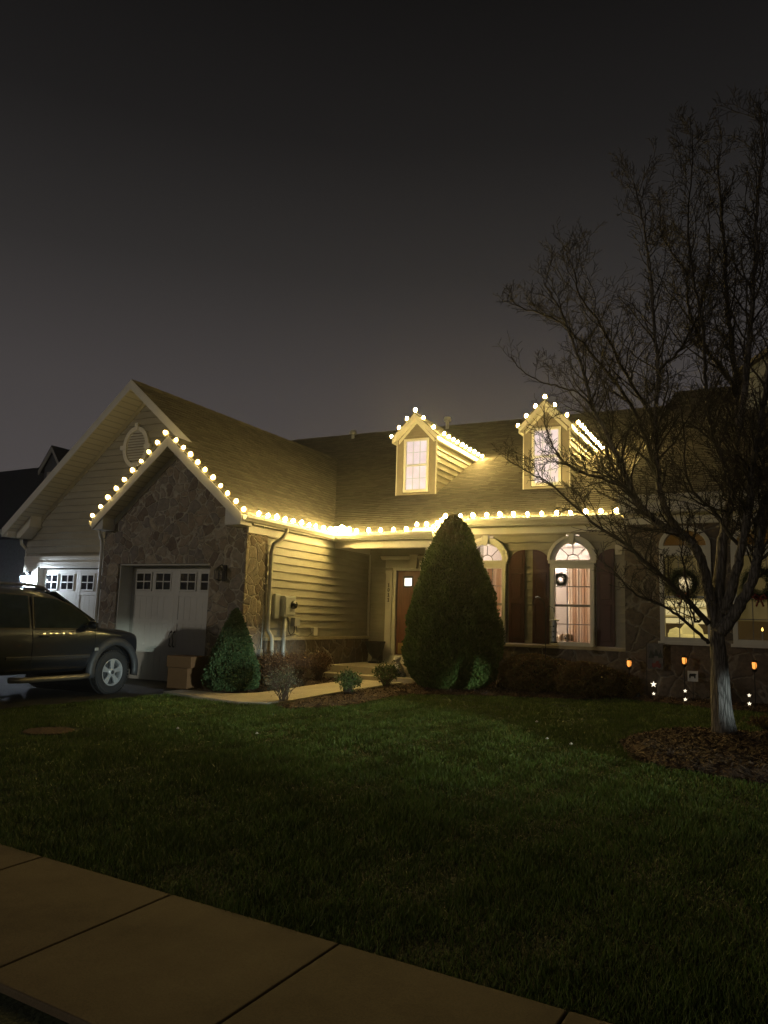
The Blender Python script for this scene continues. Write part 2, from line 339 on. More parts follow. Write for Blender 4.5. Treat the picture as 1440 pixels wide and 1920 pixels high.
def mulch(name, poly, label, h=.05, seed=0, dens=1500):
    """lumpy mulch surface with loose chips"""
    P = np.array(poly); x0, y0 = P.min(0); x1, y1 = P.max(0); st = .06
    nx = int((x1 - x0) / st) + 2; ny = int((y1 - y0) / st) + 2
    gx, gy = np.meshgrid(x0 + np.arange(nx) * st, y0 + np.arange(ny) * st)
    ins = inpoly(gx, gy, poly)
    d = np.zeros(gx.shape); k = ins.copy()
    for i in range(6):
        d += k; kk = k.copy(); kk[1:] &= k[:-1]; kk[:-1] &= k[1:]; kk[:, 1:] &= k[:, :-1]; kk[:, :-1] &= k[:, 1:]; kk[0] = kk[-1] = False; kk[:, 0] = kk[:, -1] = False; k = kk
    z = np.interp(gy, GY, GZ) + .006 + h * np.minimum(d, 4) / 4
    for j in range(ny):
        for i in range(nx):
            if ins[j, i]: z[j, i] += .028 * mnoise.noise(Vector((gx[j, i] * 6 + seed, gy[j, i] * 6, 0))) + .02 * mnoise.noise(Vector((gx[j, i] * 16, gy[j, i] * 16, 3)))
    V = np.stack([gx.ravel(), gy.ravel(), z.ravel()], 1); idx = np.arange(nx * ny).reshape(ny, nx)
    c = ins[:-1, :-1] & ins[1:, :-1] & ins[:-1, 1:] & ins[1:, 1:]
    F = np.stack([idx[:-1, :-1][c], idx[:-1, 1:][c], idx[1:, 1:][c], idx[1:, :-1][c]], 1)
    o = np_mesh(name, V, F, 'mulch', label=label, kind='structure', smooth=True, off=(float(x0 + x1) / 2, float(y0 + y1) / 2, 0))
    rr = np.random.default_rng(seed + 5); n = int((x1 - x0) * (y1 - y0) * dens); X = rr.uniform(x0, x1, n); Y = rr.uniform(y0, y1, n)
    m = inpoly(X, Y, poly); X, Y = X[m], Y[m]; n = len(X)
    ii = np.clip(((X - x0) / st).astype(int), 0, nx - 1); jj = np.clip(((Y - y0) / st).astype(int), 0, ny - 1); Z = z[jj, ii] + .008
    a = rr.uniform(0, 6.28, n); L = rr.uniform(.012, .05, n); W = rr.uniform(.004, .010, n); tz = rr.uniform(-.5, .7, n) * L
    dx, dy = np.cos(a) * L, np.sin(a) * L; ex, ey = -np.sin(a) * W, np.cos(a) * W
    V = np.stack([np.stack([X - dx - ex, Y - dy - ey, Z - tz], 1), np.stack([X + dx - ex, Y + dy - ey, Z + tz], 1), np.stack([X + dx + ex, Y + dy + ey, Z + tz + .004], 1), np.stack([X - dx + ex, Y - dy + ey, Z - tz + .004], 1)], 1).reshape(-1, 3)
    np_mesh('bark_chips', V, np.arange(4 * n).reshape(-1, 4), 'chip', label='loose bark chips scattered over the ' + name.replace('_', ' '), kind='stuff', off=(float(x0 + x1) / 2, float(y0 + y1) / 2, 0))
t = NT('loose_bark_chips'); g = t.new('NewGeometry'); t.col(t.ramp(g.outputs['Random Per Island'], [(0, (.03, .016, .010)), (.5, (.08, .045, .026)), (1, (.19, .12, .07))])); t.set(.9); M_['chip'] = t.m
mulch('mulch_bed', BED, 'brown mulch bed along the front of the house', .05, 1, 900)
mulch('mulch_bed', BED2, 'brown mulch bed between the walkway and the garage wall', .04, 2, 900)
mulch('tree_ring', RING, 'round mulch ring around the trunk of the bare tree', .09, 3, 2200)

# sidewalk: one slab, scored joints as real gaps
sdir = Vector((1, -.065, 0)).normalized(); sper = Vector((-.065, -1, 0)).normalized()
sd0 = Vector((-2.13, 3.80, 0)); mb = MB()
for k in range(-9, 7):
    a = sd0 + sdir * (1.235 * k + .006); b = sd0 + sdir * (1.235 * (k + 1) - .006)
    q = [a, b, b + sper * 1.22, a + sper * 1.22]
    mb.slab(*[(p.x, p.y, gz(p.y) + .035) for p in q], (0, 0, -.12))
mb.build('sidewalk', 'sidewalk', label='tan concrete sidewalk slabs at the bottom left', kind='structure', bevel=.008)
SW = [tuple((sd0 + sdir * 1.235 * -9)[:2]), tuple((sd0 + sdir * 1.235 * 7)[:2]), tuple((sd0 + sdir * 1.235 * 7 + sper * 1.22)[:2]), tuple((sd0 + sdir * 1.235 * -9 + sper * 1.22)[:2])]
sheet('street', 'asphalt', [(-60, -8), (40, -8), (40, 1.2), (-60, 1.2)], .004, 'dark asphalt street behind the sidewalk')

SWI = [(p[0], p[1] - .018 - .012 * math.sin(p[0] * 9)) for p in [tuple((sd0 + sdir * 1.235 * (-9 + 16 * i / 60))[:2]) for i in range(61)]] + SW[2:]
# lawn grass blades
def grass():
    rr = np.random.default_rng(11); out = []
    for (ya, yb, dens, hh, ww) in ((2.7, 5.2, 7500, .042, .0033), (5.2, 8, 6000, .042, .0042), (8, 12, 3800, .040, .006), (12, 15.7, 2800, .038, .007)):
        xa, xb = -11.2, 3.0
        n = int((xb - xa) * (yb - ya) * dens); X = rr.uniform(xa, xb, n); Y = rr.uniform(ya, yb, n)
        # only where the photograph (or a step to the side of it) can see
        keep = (X > -1.5 * Y - 1.0) & (X < .18 * Y + 1.2); X, Y = X[keep], Y[keep]
        cl = np.sin(X * 3.1 + 1.3 * np.sin(Y * 2.3)) * np.sin(Y * 2.7 + 1.1 * np.sin(X * 1.9)) + .6 * np.sin(X * 9 + Y * 5) * np.sin(Y * 8 - X * 4)
        k = (rr.uniform(0, 1, len(X)) < .86 + .12 * cl); X, Y, cl = X[k], Y[k], cl[k]
        bad = inpoly(X, Y, WALK) | inpoly(X, Y, BED) | inpoly(X, Y, BED2) | inpoly(X, Y, RING) | inpoly(X, Y, SWI) | inpoly(X, Y, DRIVE) | (Y < 1.5) | ((X < -6.5) & (Y > 14.8)) | ((X > -10.4) & (X < -7.2) & (Y > 11.2)) | ((X + 8.44) ** 2 / .13 + (Y - 7.19) ** 2 / .13 < 1)
        X, Y, cl = X[~bad], Y[~bad], cl[~bad]; out.append((X, Y, cl, np.full(len(X), hh), np.full(len(X), ww)))
    X, Y, cl, hh, ww = [np.concatenate([o[i] for o in out]) for i in range(5)]; n = len(X)
    Z = np.interp(Y, GY, GZ); h = hh * rr.uniform(.45, 1.35, n) * (1 + .35 * cl); w = ww * rr.uniform(.6, 1.3, n); a = rr.uniform(0, 6.28, n); ln_ = h * rr.uniform(.1, .9, n); b = rr.uniform(0, 6.28, n)
    V = np.stack([np.stack([X - np.cos(a) * w, Y - np.sin(a) * w, Z], 1), np.stack([X + np.cos(a) * w, Y + np.sin(a) * w, Z], 1), np.stack([X + np.cos(b) * ln_, Y + np.sin(b) * ln_, Z + h], 1)], 1).reshape(-1, 3)
    print('grass blades', n)
    np_mesh('grass', V, np.arange(3 * n).reshape(-1, 3), 'grass', label='short green lawn grass between the sidewalk and the house', kind='stuff', off=(0, 0, 0))
grass()
# utility lid in the lawn, and a few fallen leaves
mb = MB(); mb.lathe([(.30, 0), (.31, .012), (.29, .02), (.0, .02)], (-8.44, 7.19, gz(7.19)), 24); mb.build('utility_cover', 'mulch', label='round tan utility cover set flat in the left of the lawn', cat='utility cover')
for i, (x, y) in enumerate([(-6.97, 7.95), (-2.3, 9.7), (-3.15, 11.2), (-2.65, 9.9), (-5.9, 8.2)]):
    mb = MB(); z = gz(y) + .05; a = i * 1.3; mb.tube([(x - .02, y, z), (x, y + .005, z + .010), (x + .02, y + .01, z + .003)], [.004, .014, .003], 6)
    lb = ['pale fallen leaf on the lawn nearest the utility cover', 'pale fallen leaf on the lawn left of the tree ring, the brightest one', 'pale fallen leaf on the lawn farthest back of the five', 'pale fallen leaf on the lawn close behind the brightest leaf', 'pale fallen leaf lying alone in the middle of the lawn'][i]
    mb.build('fallen_leaf', 'leafdry', label=lb, cat='leaf', group='fallen leaves on the lawn')
M_['ledge'] = mat('tan_stone_ledge', (.42, .36, .24), .8, var=.12, bump=.4, bdist=.006, bscale=30)
M_['pane_white'] = emis('lit_door_pane', (1, .95, .85), 1.6)
t = NT('vented_soffit'); v = t.coord(); w = t.new('TexWave'); w.inputs['Scale'].default_value = 3.2; w.wave_type = 'BANDS'; w.bands_direction = 'Z'; t.link(v, w.inputs['Vector'])
ln2 = t.ramp(w.outputs[0], [(.04, (.68, .68, .68)), (.12, (1, 1, 1))]); t.col(t.mix(1, (.60, .57, .46), ln2, 'MULTIPLY')); t.set(.5); t.bump(ln2, .3, .004); M_['soffit'] = t.m
# ------------------------------------------------------------------ building helpers
EXP = .165
def siding_mb(mb, axis, plane, z0, z1, ends, holes=(), sgn=None, exp=EXP):
    """lap boards; axis 'x': wall runs along x and faces -y; axis 'y': wall runs along y and faces +x (sgn=-1: -x)"""
    sgn = sgn or (-1 if axis == 'x' else 1)
    k = 0; z = z0
    while z < z1 - 1e-6:
        zt = min(z + exp, z1); (la, ha), (lb, hb) = ends(z), ends(zt)
        segs = [(la, ha, lb, hb)]
        for h in holes:
            if h[0] == 'rect': _, a, b, c, d = h
            else:
                _, cx, r, c = h; d = c + r
                if z >= d or zt <= c: continue
                zz = max(z - c, 0); w = math.sqrt(max(r * r - zz * zz, 0)); a, b = cx - w, cx + w
            if zt <= c + .02 or z >= d - .02: continue
            ns = []
            for (p, q, p2, q2) in segs:
                if b <= p or a >= q: ns.append((p, q, p2, q2)); continue
                if a > p: ns.append((p, a, p2, a))
                if b < q: ns.append((b, q, b, q2))
            segs = ns
        ob, ot = plane + sgn * .030, plane + sgn * .003
        zg = z + .013; op = plane - sgn * .006
        for (p, q, p2, q2) in segs:
            if q - p < 1e-3: continue
            P = (lambda a, o, h: (a, o, h)) if axis == 'x' else (lambda a, o, h: (o, a, h))
            mb.add([P(p, ob, zg), P(q, ob, zg), P(q2, ot, zt), P(p2, ot, zt), P(p, op, zg), P(q, op, zg), P(p, op, z), P(q, op, z), P(p, ot, z), P(q, ot, z)], [(0, 1, 2, 3), (4, 5, 1, 0), (6, 7, 5, 4), (8, 9, 7, 6)])
        z += exp; k += 1
    return mb
def shingles(mb, p0, u, ulen, v, vlen, seed=0, exp=.145):
    """laminated shingle courses on a plane: p0 eave corner, u along the eave, v up the slope"""
    rr = random.Random(seed); p0 = Vector(p0); u = Vector(u).normalized(); v = Vector(v).normalized(); n = u.cross(v).normalized()
    if n.z < 0: n = -n
    nc = int(math.ceil(vlen / exp))
    for c in range(nc):
        a = c * exp; b = min(a + exp * 1.0, vlen); x = -rr.uniform(0, .3)
        while x < ulen:
            w = rr.choice((.12, .17, .22, .3)); x0, x1 = max(x, 0), min(x + w, ulen); x += w
            if x1 - x0 < .005: continue
            t = rr.choice((.005, .006, .010)); dn = rr.uniform(-.003, .003)
            A, B = p0 + u * x0, p0 + u * x1
            q0, q1 = A + v * (a - dn) + n * t, B + v * (a - dn) + n * t
            q2, q3 = B + v * b + n * .0015, A + v * b + n * .0015
            s0, s1 = q0.lerp(q3, .12), q1.lerp(q2, .12)
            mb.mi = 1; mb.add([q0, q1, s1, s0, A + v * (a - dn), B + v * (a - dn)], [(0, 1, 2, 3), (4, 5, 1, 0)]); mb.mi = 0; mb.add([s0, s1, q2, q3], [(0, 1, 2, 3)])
    return mb
def roof_part(name, parent, p0, u, ulen, v, vlen, seed, label=None, thick=.12):
    mb = MB(); p0 = Vector(p0); u = Vector(u).normalized(); v = Vector(v).normalized(); n = u.cross(v).normalized()
    if n.z < 0: n = -n
    mb.slab(p0, p0 + u * ulen, p0 + u * ulen + v * vlen, p0 + v * vlen, -n * thick)
    shingles(mb, p0, u, ulen, v, vlen, seed)
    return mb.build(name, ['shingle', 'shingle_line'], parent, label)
def gutter(name, parent, axis, a, b, o, z, sgn, label=None):
    """K-style gutter; o = back face, outer face is .12 further out in direction sgn"""
    prof = [(0, 0), (.07, 0), (.085, .03), (.115, .06), (.12, .12), (.105, .125), (.1, .11), (.09, .06), (.06, .02), (.012, .02), (.012, .12), (0, .12)]
    mb = MB()
    if axis == 'y': mb.prism([(o + sgn * p, z + q) for p, q in prof], 'y', a, b)
    else: mb.prism([(o + sgn * p, z + q) for p, q in prof], 'x', a, b)
    return mb.build(name, 'gutter', parent, label)

house = thing('house', (-8.0, 16.5, 0.0), 'beige and fieldstone house with warm string lights outlining its gables, eaves and two dormers', 'house')
m_ = .845; XE = -9.0; ZE = 3.33           # garage roof pitch, right eave x, eave top z
XS, XB = -10.98, -12.92                   # small and big gable ridges
YS, YB = 11.69, 12.45                     # rake planes
WS, WB = 12.04, 13.05                     # wall planes
XL_S, XL_B = 2 * XS - XE, 2 * XB - XE
cs = 1 / math.sqrt(1 + m_ * m_); vR = Vector((-cs, 0, m_ * cs)); vL = Vector((cs, 0, m_ * cs))
# roof slopes of the garage wing
lenS = (XE - XS) / cs; lenB = (XE - XB) / cs
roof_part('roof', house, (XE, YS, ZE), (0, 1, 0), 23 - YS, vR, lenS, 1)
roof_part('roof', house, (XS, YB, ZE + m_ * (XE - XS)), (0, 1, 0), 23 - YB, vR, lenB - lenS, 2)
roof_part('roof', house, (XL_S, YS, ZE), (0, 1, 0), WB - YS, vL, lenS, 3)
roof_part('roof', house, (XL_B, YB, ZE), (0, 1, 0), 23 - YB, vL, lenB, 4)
def ridgecap(x0, x1, y0, y1, z, m):
    mb = MB(); L = math.hypot(x1 - x0, y1 - y0); n = int(L / .2); alongy = abs(y1 - y0) > abs(x1 - x0)
    for i in range(n):
        a = i / n; b = (i + 1) / n + .01; t = .012 + (.006 if i % 2 else 0)
        if alongy:
            ya, yb = y0 + (y1 - y0) * a, y0 + (y1 - y0) * b
            mb.prism([(x0 - .14, z - .14 * m + .004), (x0, z + t + .008), (x0 + .14, z - .14 * m + .004), (x0, z - .01)], 'y', ya, yb)
        else:
            xa, xb = x0 + (x1 - x0) * a, x0 + (x1 - x0) * b
            mb.prism([(y0 - .14, z - .14 * m + .004), (y0, z + t + .008), (y0 + .14, z - .14 * m + .004), (y0, z - .01)], 'x', xa, xb)
    return mb
ridgecap(XB, XB, YB, 23, ZE + m_ * (XE - XB), m_).build('ridge_cap', 'shingle', house)
ridgecap(XS, XS, YS, YB, ZE + m_ * (XE - XS), m_).build('ridge_cap', 'shingle', house)
# main roof (pitch 6/12) and its two eave heights
vM = Vector((0, 2, 1)).normalized(); zM = lambda y: 3.33 + .5 * (y - 15.1)
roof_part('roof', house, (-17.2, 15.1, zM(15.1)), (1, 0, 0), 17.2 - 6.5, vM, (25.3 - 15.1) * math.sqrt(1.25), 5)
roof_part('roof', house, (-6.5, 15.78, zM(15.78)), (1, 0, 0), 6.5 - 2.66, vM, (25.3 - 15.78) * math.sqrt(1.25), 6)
mb = MB(); mb.slab((-17.2, 25.3, zM(25.3)), (-2.66, 25.3, zM(25.3)), (-2.66, 34, 4), (-17.2, 34, 4), (0, 0, -.12)); mb.build('roof', 'shingle', house)
ridgecap(-17.2, -2.66, 25.3, 25.3, zM(25.3), .5).build('ridge_cap', 'shingle', house)
# roof vents near the ridge
for x, y, h, r in ((-14.05, 24.7, .30, .10), (-10.30, 24.9, .42, .10)):
    mb = MB(); z = zM(y) - .05; mb.lathe([(r * .62, 0), (r * .62, h - .1), (r * 1.25, h - .1), (r * 1.35, h - .04), (r * 1.1, h + .05), (0, h + .06)], (x, y, z), 14); mb.build('roof_vent', 'tape', house)

# rake boards, soffits, return boxes
def gable_trim(xl, xc, xr, y, yw, ze, m, parent, left=True, rightb=True, rake=.17):
    mb = MB(); za = ze + m * (xr - xc); s = 1 / math.sqrt(1 + m * m)
    dz = rake / s
    if left: mb.prism([(xl, ze), (xc, za), (xc, za - dz), (xl + .02, ze - dz + .02 * m)], 'y', y - .03, y - .002)
    if rightb: mb.prism([(xr, ze), (xc, za), (xc, za - dz), (xr - .02, ze - dz + .02 * m)], 'y', y - .027, y)
    mb.build('rake_board', 'trim', parent, bevel=.004)
    mb = MB(); d1, d2 = dz - .03, dz - .012
    if left: mb.prism([(xl + .06, ze + .06 * m - d1), (xc, za - d1), (xc, za - d2), (xl + .06, ze + .06 * m - d2)], 'y', y, yw)
    if rightb: mb.prism([(xr - .06, ze + .06 * m - d1), (xc, za - d1), (xc, za - d2), (xr - .06, ze + .06 * m - d2)], 'y', y, yw)
    o = mb.build('soffit', 'soffit', parent)
    mb = MB(); f0, f1 = d2 + .002, d2 + .13
    if left: mb.prism([(xl + .2, ze + .2 * m - f0), (xc, za - f0), (xc, za - f1), (xl + .2, ze + .2 * m - f1)], 'y', yw - .035, yw - .001)
    if rightb: mb.prism([(xr - .2, ze + .2 * m - f0), (xc, za - f0), (xc, za - f1), (xr - .2, ze + .2 * m - f1)], 'y', yw - .033, yw)
    mb.build('frieze_board', 'trim', parent)
gable_trim(XL_B, XB, XE, YB, WB, ZE, m_, house)
gable_trim(XL_S, XS, XE, YS, WS, ZE, m_, house)
cr_ = [MB() for _ in range(3)]
for q_, (x0, x1, y0, y1) in zip(cr_, ((XL_S + .03, -12.93, YS + .002, WS), (-9.15, XE - .03, YS + .002, WS), (XL_B + .03, -16.66, YB + .002, WB))):
    q_.box(x0, x1, y0, y1, 3.13, 3.33)
cr_[1].prism([(-9.42, 3.50), (-9.04, 3.19), (-9.04, 3.128), (-9.42, 3.128)], 'y', YS + .004, WS - .002)
cr_[0].prism([(-12.66, 3.47), (-12.98, 3.2), (-12.98, 3.128), (-12.66, 3.128)], 'y', YS + .005, WS - .002)
cr_[2].prism([(-16.2, 3.80), (-16.88, 3.2), (-16.88, 3.128), (-16.5, 3.128), (-16.2, 3.4)], 'y', YB + .25, WB - .002)
for q_ in cr_: q_.build('cornice_return', 'trim', house, bevel=.004)

# ---- garage wing walls
DX0, DX1, DZ = -12.47, -10.0, 2.42
def under(x): return ZE - .19 / cs * 1.0 + m_ * (XE - x) if x > XS else ZE - .19 / cs + m_ * (x - XL_S)
mb = MB(); mb.prism([(-12.93, -.1), (DX0, -.1), (DX0, DZ), (DX1, DZ), (DX1, -.1), (-9.15, -.1), (-9.15, under(-9.15)), (XS, under(XS)), (-12.93, under(-12.93))], 'y', WS, WS + .36)
mb.box(-9.40, -9.155, WS + .36, 12.76, -.1, 3.05)
mb.box(-12.93, -12.6, WS + .36, WB + .1, -.1, 3.2)
mb.build('stone_wall', 'stone', house, 'brown fieldstone garage gable with pale raised mortar')
mb = MB(); mb.box(-9.151, -9.135, WS + .01, 12.74, -.1, 3.0); mb.build('stone_wall', 'stone', house, 'narrow fieldstone return lit from the eave')
# lintel of the stone bay, left bay siding
mb = MB()
ub = lambda x: (ZE - .19 / cs + m_ * (XE - x)) if x > XB else (ZE - .19 / cs + m_ * (x - XL_B))
def ends_b(z):
    if z < 3.05: return (-16.66, -12.7)
    k = (z - (ZE - .19 / cs)) / m_
    return (max(-16.66, XL_B + k), max(min(-9.3, XE - k), XB + .01) if z > 3.3 else -12.7)
siding_mb(mb, 'x', WB, -.05, 6.45, ends_b, [('rect', -16.16, -13.70, -.1, 2.62)])
mb.build('siding_wall', 'siding', house)
mb = MB(); siding_mb(mb, 'y', -9.15, 1.0, 3.17, lambda z: (12.76, 17.16)); mb.build('siding_wall', 'siding', house, 'beige lap siding on the side of the garage wing')
mb = MB(); siding_mb(mb, 'x', 17.16, .37, 3.17, lambda z: (-9.15, -6.5), [('rect', -8.40, -7.26, .37, 2.70)]); mb.build('siding_wall', 'siding', house, 'shaded beige siding around the front door')
# solid cores behind the boards
mb = MB(); mb.box(-9.4, -9.16, 12.77, 17.4, -.1, 3.3); mb.box(-9.15, -8.41, 17.17, 17.4, 0, 3.3); mb.box(-7.25, -6.2, 17.17, 17.4, 0, 3.3); mb.box(-8.41, -7.25, 17.17, 17.4, 2.71, 3.3); mb.box(-6.52, -6.40, 16.15, 17.17, -.1, 3.3)
mb.box(-16.65, -16.17, WB + .01, WB + .2, -.1, 3.0); mb.box(-13.69, -12.6, WB + .01, WB + .2, -.1, 3.0); mb.box(-16.17, -13.69, WB + .01, WB + .2, 2.63, 3.0)
mb.prism([(-16.6, 3.0), (-12.6, 3.0), (-9.4, 3.4), (XB, 6.4)], 'y', WB + .01, WB + .2)
mb.box(-16.65, -16.4, WB + .2, 22, -.1, 3.2); mb.box(-16.65, -9.4, 21.9, 22, 0, 6)
mb.build('wall_core', 'siding', house)
mb = MB(); siding_mb(mb, 'y', -16.66, -.05, 3.17, lambda z: (WB, 22), sgn=-1); mb.build('siding_wall', 'siding', house)
# stone base, ledge
mb = MB(); mb.box(-9.16, -9.10, 12.76, 17.15, -.1, .93); mb.build('stone_base', 'stone_big', house)
mb = MB(); mb.box(-9.15, -9.065, 12.745, 17.14, .93, .998); mb.build('stone_ledge', 'ledge', house, bevel=.008)
# frieze, soffit and corner boards on the side wall and porch
mb = MB(); mb.box(-9.148, -9.115, WS + .02, 17.13, 3.02, 3.165); mb.build('frieze_board', 'trim', house)
mb = MB(); mb.box(-9.15, -9.0, WS + .01, 15.1, 3.17, 3.19); mb.box(-9.15, -6.5, 15.1, 17.16, 3.171, 3.191); mb.build('soffit', 'trim', house)
mb = MB(); mb.box(-9.02, -8.995, YS, 15.1, 3.19, 3.33 - .01); mb.box(-8.995, -6.5, 15.1, 15.125, 3.19, 3.32); mb.build('fascia', 'trim', house)
mb = MB(); mb.box(-8.6, -6.5, 15.30, 15.42, 3.0, 3.168); mb.box(-9.1, -8.6, 15.34, 15.42, 3.02, 3.167); mb.build('porch_beam', 'trim', house, bevel=.006)
mb = MB(); mb.box(-9.13, -9.09, 17.10, 17.14, 1.0, 3.02); mb.build('corner_board', 'trim', house)
mb = MB(); mb.box(-6.72, -6.54, 15.27, 15.45, .37, 2.92); mb.box(-6.76, -6.50, 15.23, 15.49, 2.80, 2.998); mb.box(-6.76, -6.50, 15.23, 15.49, .372, .55); mb.build('porch_column', 'trim', house, bevel=.008)
gutter('gutter', house, 'y', YS + .0, 15.02, -8.993, 3.20, 1)
gutter('gutter', house, 'x', -8.98, -6.5, 15.098, 3.20, -1)
# right section
WR = 16.15
WX = (-5.675, -3.785)
holes = []
for c in WX: holes += [('rect', c - .40, c + .40, .99, 2.79), ('arch', c, .40, 2.77)]
mb = MB(); siding_mb(mb, 'x', WR, 1.0, 3.52, lambda z: (-6.5, -2.70), holes); mb.build('siding_wall', 'siding', house, 'beige siding between the two lit arched windows')
mb = MB(); mb.box(-6.52, -2.66, WR - .06, WR + .2, -.1, .93); mb.build('stone_base', 'stone_big', house)
mb = MB(); mb.box(-6.54, -2.66, WR - .10, WR + .0, .93, .998); mb.build('stone_ledge', 'ledge', house, bevel=.008)
mb = MB(); mb.box(-6.5, -2.68, WR - .035, WR, 3.36, 3.50); mb.build('frieze_board', 'trim', house)
mb = MB(); mb.box(-6.5, -2.66, 15.80, WR, 3.50, 3.52); mb.build('soffit', 'trim', house)
mb = MB(); mb.box(-6.5, -2.66, 15.78, 15.805, 3.52, 3.67); mb.prism([(15.1, 3.19), (15.1, 3.34), (15.80, 3.69), (15.80, 3.50), (15.5, 3.19)], 'x', -6.5, -6.47); mb.build('fascia', 'trim', house)
gutter('gutter', house, 'x', -6.5, -2.70, 15.778, 3.53, -1)
mb = MB(); mb.box(-2.70, -2.645, WR - .03, WR, 1.0, 3.36); mb.build('corner_board', 'trim', house)
mb = MB(); mb.tube([(-2.68, WR - .04, 3.5), (-2.67, WR - .06, 3.2), (-2.69, WR - .05, 2.6), (-2.665, WR - .05, 2.0), (-2.68, WR - .05, 1.4), (-2.67, WR - .05, 1.02)], .008, 6)
mb.build('loose_cable', 'gutter', house)
# diverter strip standing on the porch eave, two bulbs sit on it
mb = MB(); mb.prism([(-7.02, 3.335), (-6.98, 3.41), (-6.54, 3.41), (-6.51, 3.335)], 'y', 15.085, 15.10); mb.build('rain_diverter', 'gutter', house)

# ---- garage doors
def garage_door(x0, x1, y, z0, z1, label):
    w = x1 - x0; h = z1 - z0; xc = (x0 + x1) / 2; mb = MB()
    mb.box(x0, x1, y, y + .05, z0, z1)
    for k in range(1, 4): pass
    for s in (0, 1):
        a, b = (x0, xc) if s == 0 else (xc, x1)
        mb.box(a + .0, a + .12, y - .014, y, z0, z1); mb.box(b - .12 + .004, b - .001, y - .014, y, z0, z1)
        for zr in (z0 + h * .0, z0 + h * .26, z0 + h * .5, z0 + h * .74, z1 - .10):
            mb.box(a + .12, b - .116, y - .012, y, zr + .004, zr + .095)
        n = 6; ww = (b - a - .236) / n
        for k in range(n):
            mb.box(a + .12 + k * ww + .006, a + .12 + (k + 1) * ww - .006, y - .004, y - .0002, z0 + .1, z0 + h * .735)
    o = mb.build('garage_door', 'door_white', house, label, bevel=.002)
    px = []
    for s in (0, 1):
        a, b = (x0, xc) if s == 0 else (xc, x1)
        for k in (0, 1):
            c = a + (b - a) * (.285 if k == 0 else .735); zc = z1 - .31
            f = MB(); W, H = .225, .195
            f.box(c - W, c + W, y - .03, y - .002, zc + H - .028, zc + H); f.box(c - W, c + W, y - .03, y - .002, zc - H, zc - H + .028)
            f.box(c - W, c - W + .028, y - .029, y - .002, zc - H, zc + H); f.box(c + W - .028, c + W, y - .029, y - .002, zc - H, zc + H)
            f.box(c - .011, c + .011, y - .026, y - .004, zc - H + .02, zc + H - .02); f.box(c - W + .02, c + W - .02, y - .025, y - .005, zc - .011, zc + .011)
            f.build('window_frame', 'door_white', o); g = MB(); g.box(c - W + .02, c + W - .02, y - .012, y - .001, zc - H + .02, zc + H - .02); g.build('window_pane', 'dark_glass', o)
    for s in (-1, 1):
        hd = MB(); c = xc + s * .045 + .03; zc = z0 + .88
        hd.tube([(c, y - .012, zc - .16), (c - .01, y - .05, zc - .13), (c + .012, y - .06, zc - .04), (c - .014, y - .06, zc + .06), (c, y - .05, zc + .13), (c + .006, y - .012, zc + .16)], [.016, .011, .010, .010, .011, .018], 6); hd.build('handle', 'black', o)
    return o
garage_door(-12.45, -10.02, 12.46, .0, 2.38, 'right garage door in the stone gable, half lit by a cool beam')
garage_door(-16.15, -13.71, 13.17, .0, 2.38, 'left garage door, brightly lit by the white lantern')
mb = MB()   # jambs: stone bay
mb.box(DX0, DX0 + .03, WS + .05, 12.46, -.02, DZ - .03); mb.box(DX1 - .03, DX1, WS + .05, 12.46, -.02, DZ - .03); mb.box(DX0, DX1, WS + .05, 12.46, DZ - .03, DZ - .001)
mb.build('door_jamb', 'trim', house)
mb = MB()   # left bay casing, wide corner panel behind the lantern
mb.box(-16.66, -16.16, WB - .03, WB, -.05, 2.44); mb.box(-13.70, -13.5, WB - .03, WB, -.05, 2.44); mb.box(-16.66, -12.95, WB - .034, WB, 2.44, 2.62); mb.box(-16.66, -12.95, WB - .06, WB, 2.62, 2.69); mb.box(-16.66, -12.96, WB - .05, WB, 2.53, 2.555)
mb.box(-16.16, -16.13, WB, 13.17, -.02, 2.44); mb.box(-13.73, -13.70, WB, 13.17, -.02, 2.44); mb.box(-16.16, -13.7, WB, 13.17, 2.41, 2.44)
mb.build('door_casing', 'trim', house, bevel=.004)
# oval gable vent with four keystones
cx, cz, ra, rb = -13.2, 5.22, .40, .49; mb = MB(); N = 40
def oval(a, k): return (cx + (ra + k) * math.cos(a), cz + (rb + k) * math.sin(a))
for i in range(N):
    a, b = 2 * math.pi * i / N, 2 * math.pi * (i + 1) / N
    mb.prism([oval(a, 0), oval(b, 0), oval(b, .0 - .10), oval(a, -.10)], 'y', WB - .075, WB - .02)
for s in range(4):
    a = s * math.pi / 2; p = oval(a, -.03); w, h = (.05, .09) if s % 2 else (.09, .05); mb.box(p[0] - w, p[0] + w, WB - .095, WB - .021, p[1] - h + .02 * math.sin(a), p[1] + h + .02 * math.sin(a))
vent = mb.build('gable_vent', 'trim', house, bevel=.003)
mb = MB(); 
for k in range(12):
    z = cz - .36 + k * .065; w = (ra - .09) * math.sqrt(max(0, 1 - ((z - cz) / (rb - .09)) ** 2))
    if w > .03: mb.slab((cx - w, WB - .06, z - .022), (cx + w, WB - .06, z - .022), (cx + w, WB - .025, z + .022), (cx - w, WB - .025, z + .022), (0, 0, .008))
mb.build('louver', 'trim', vent)
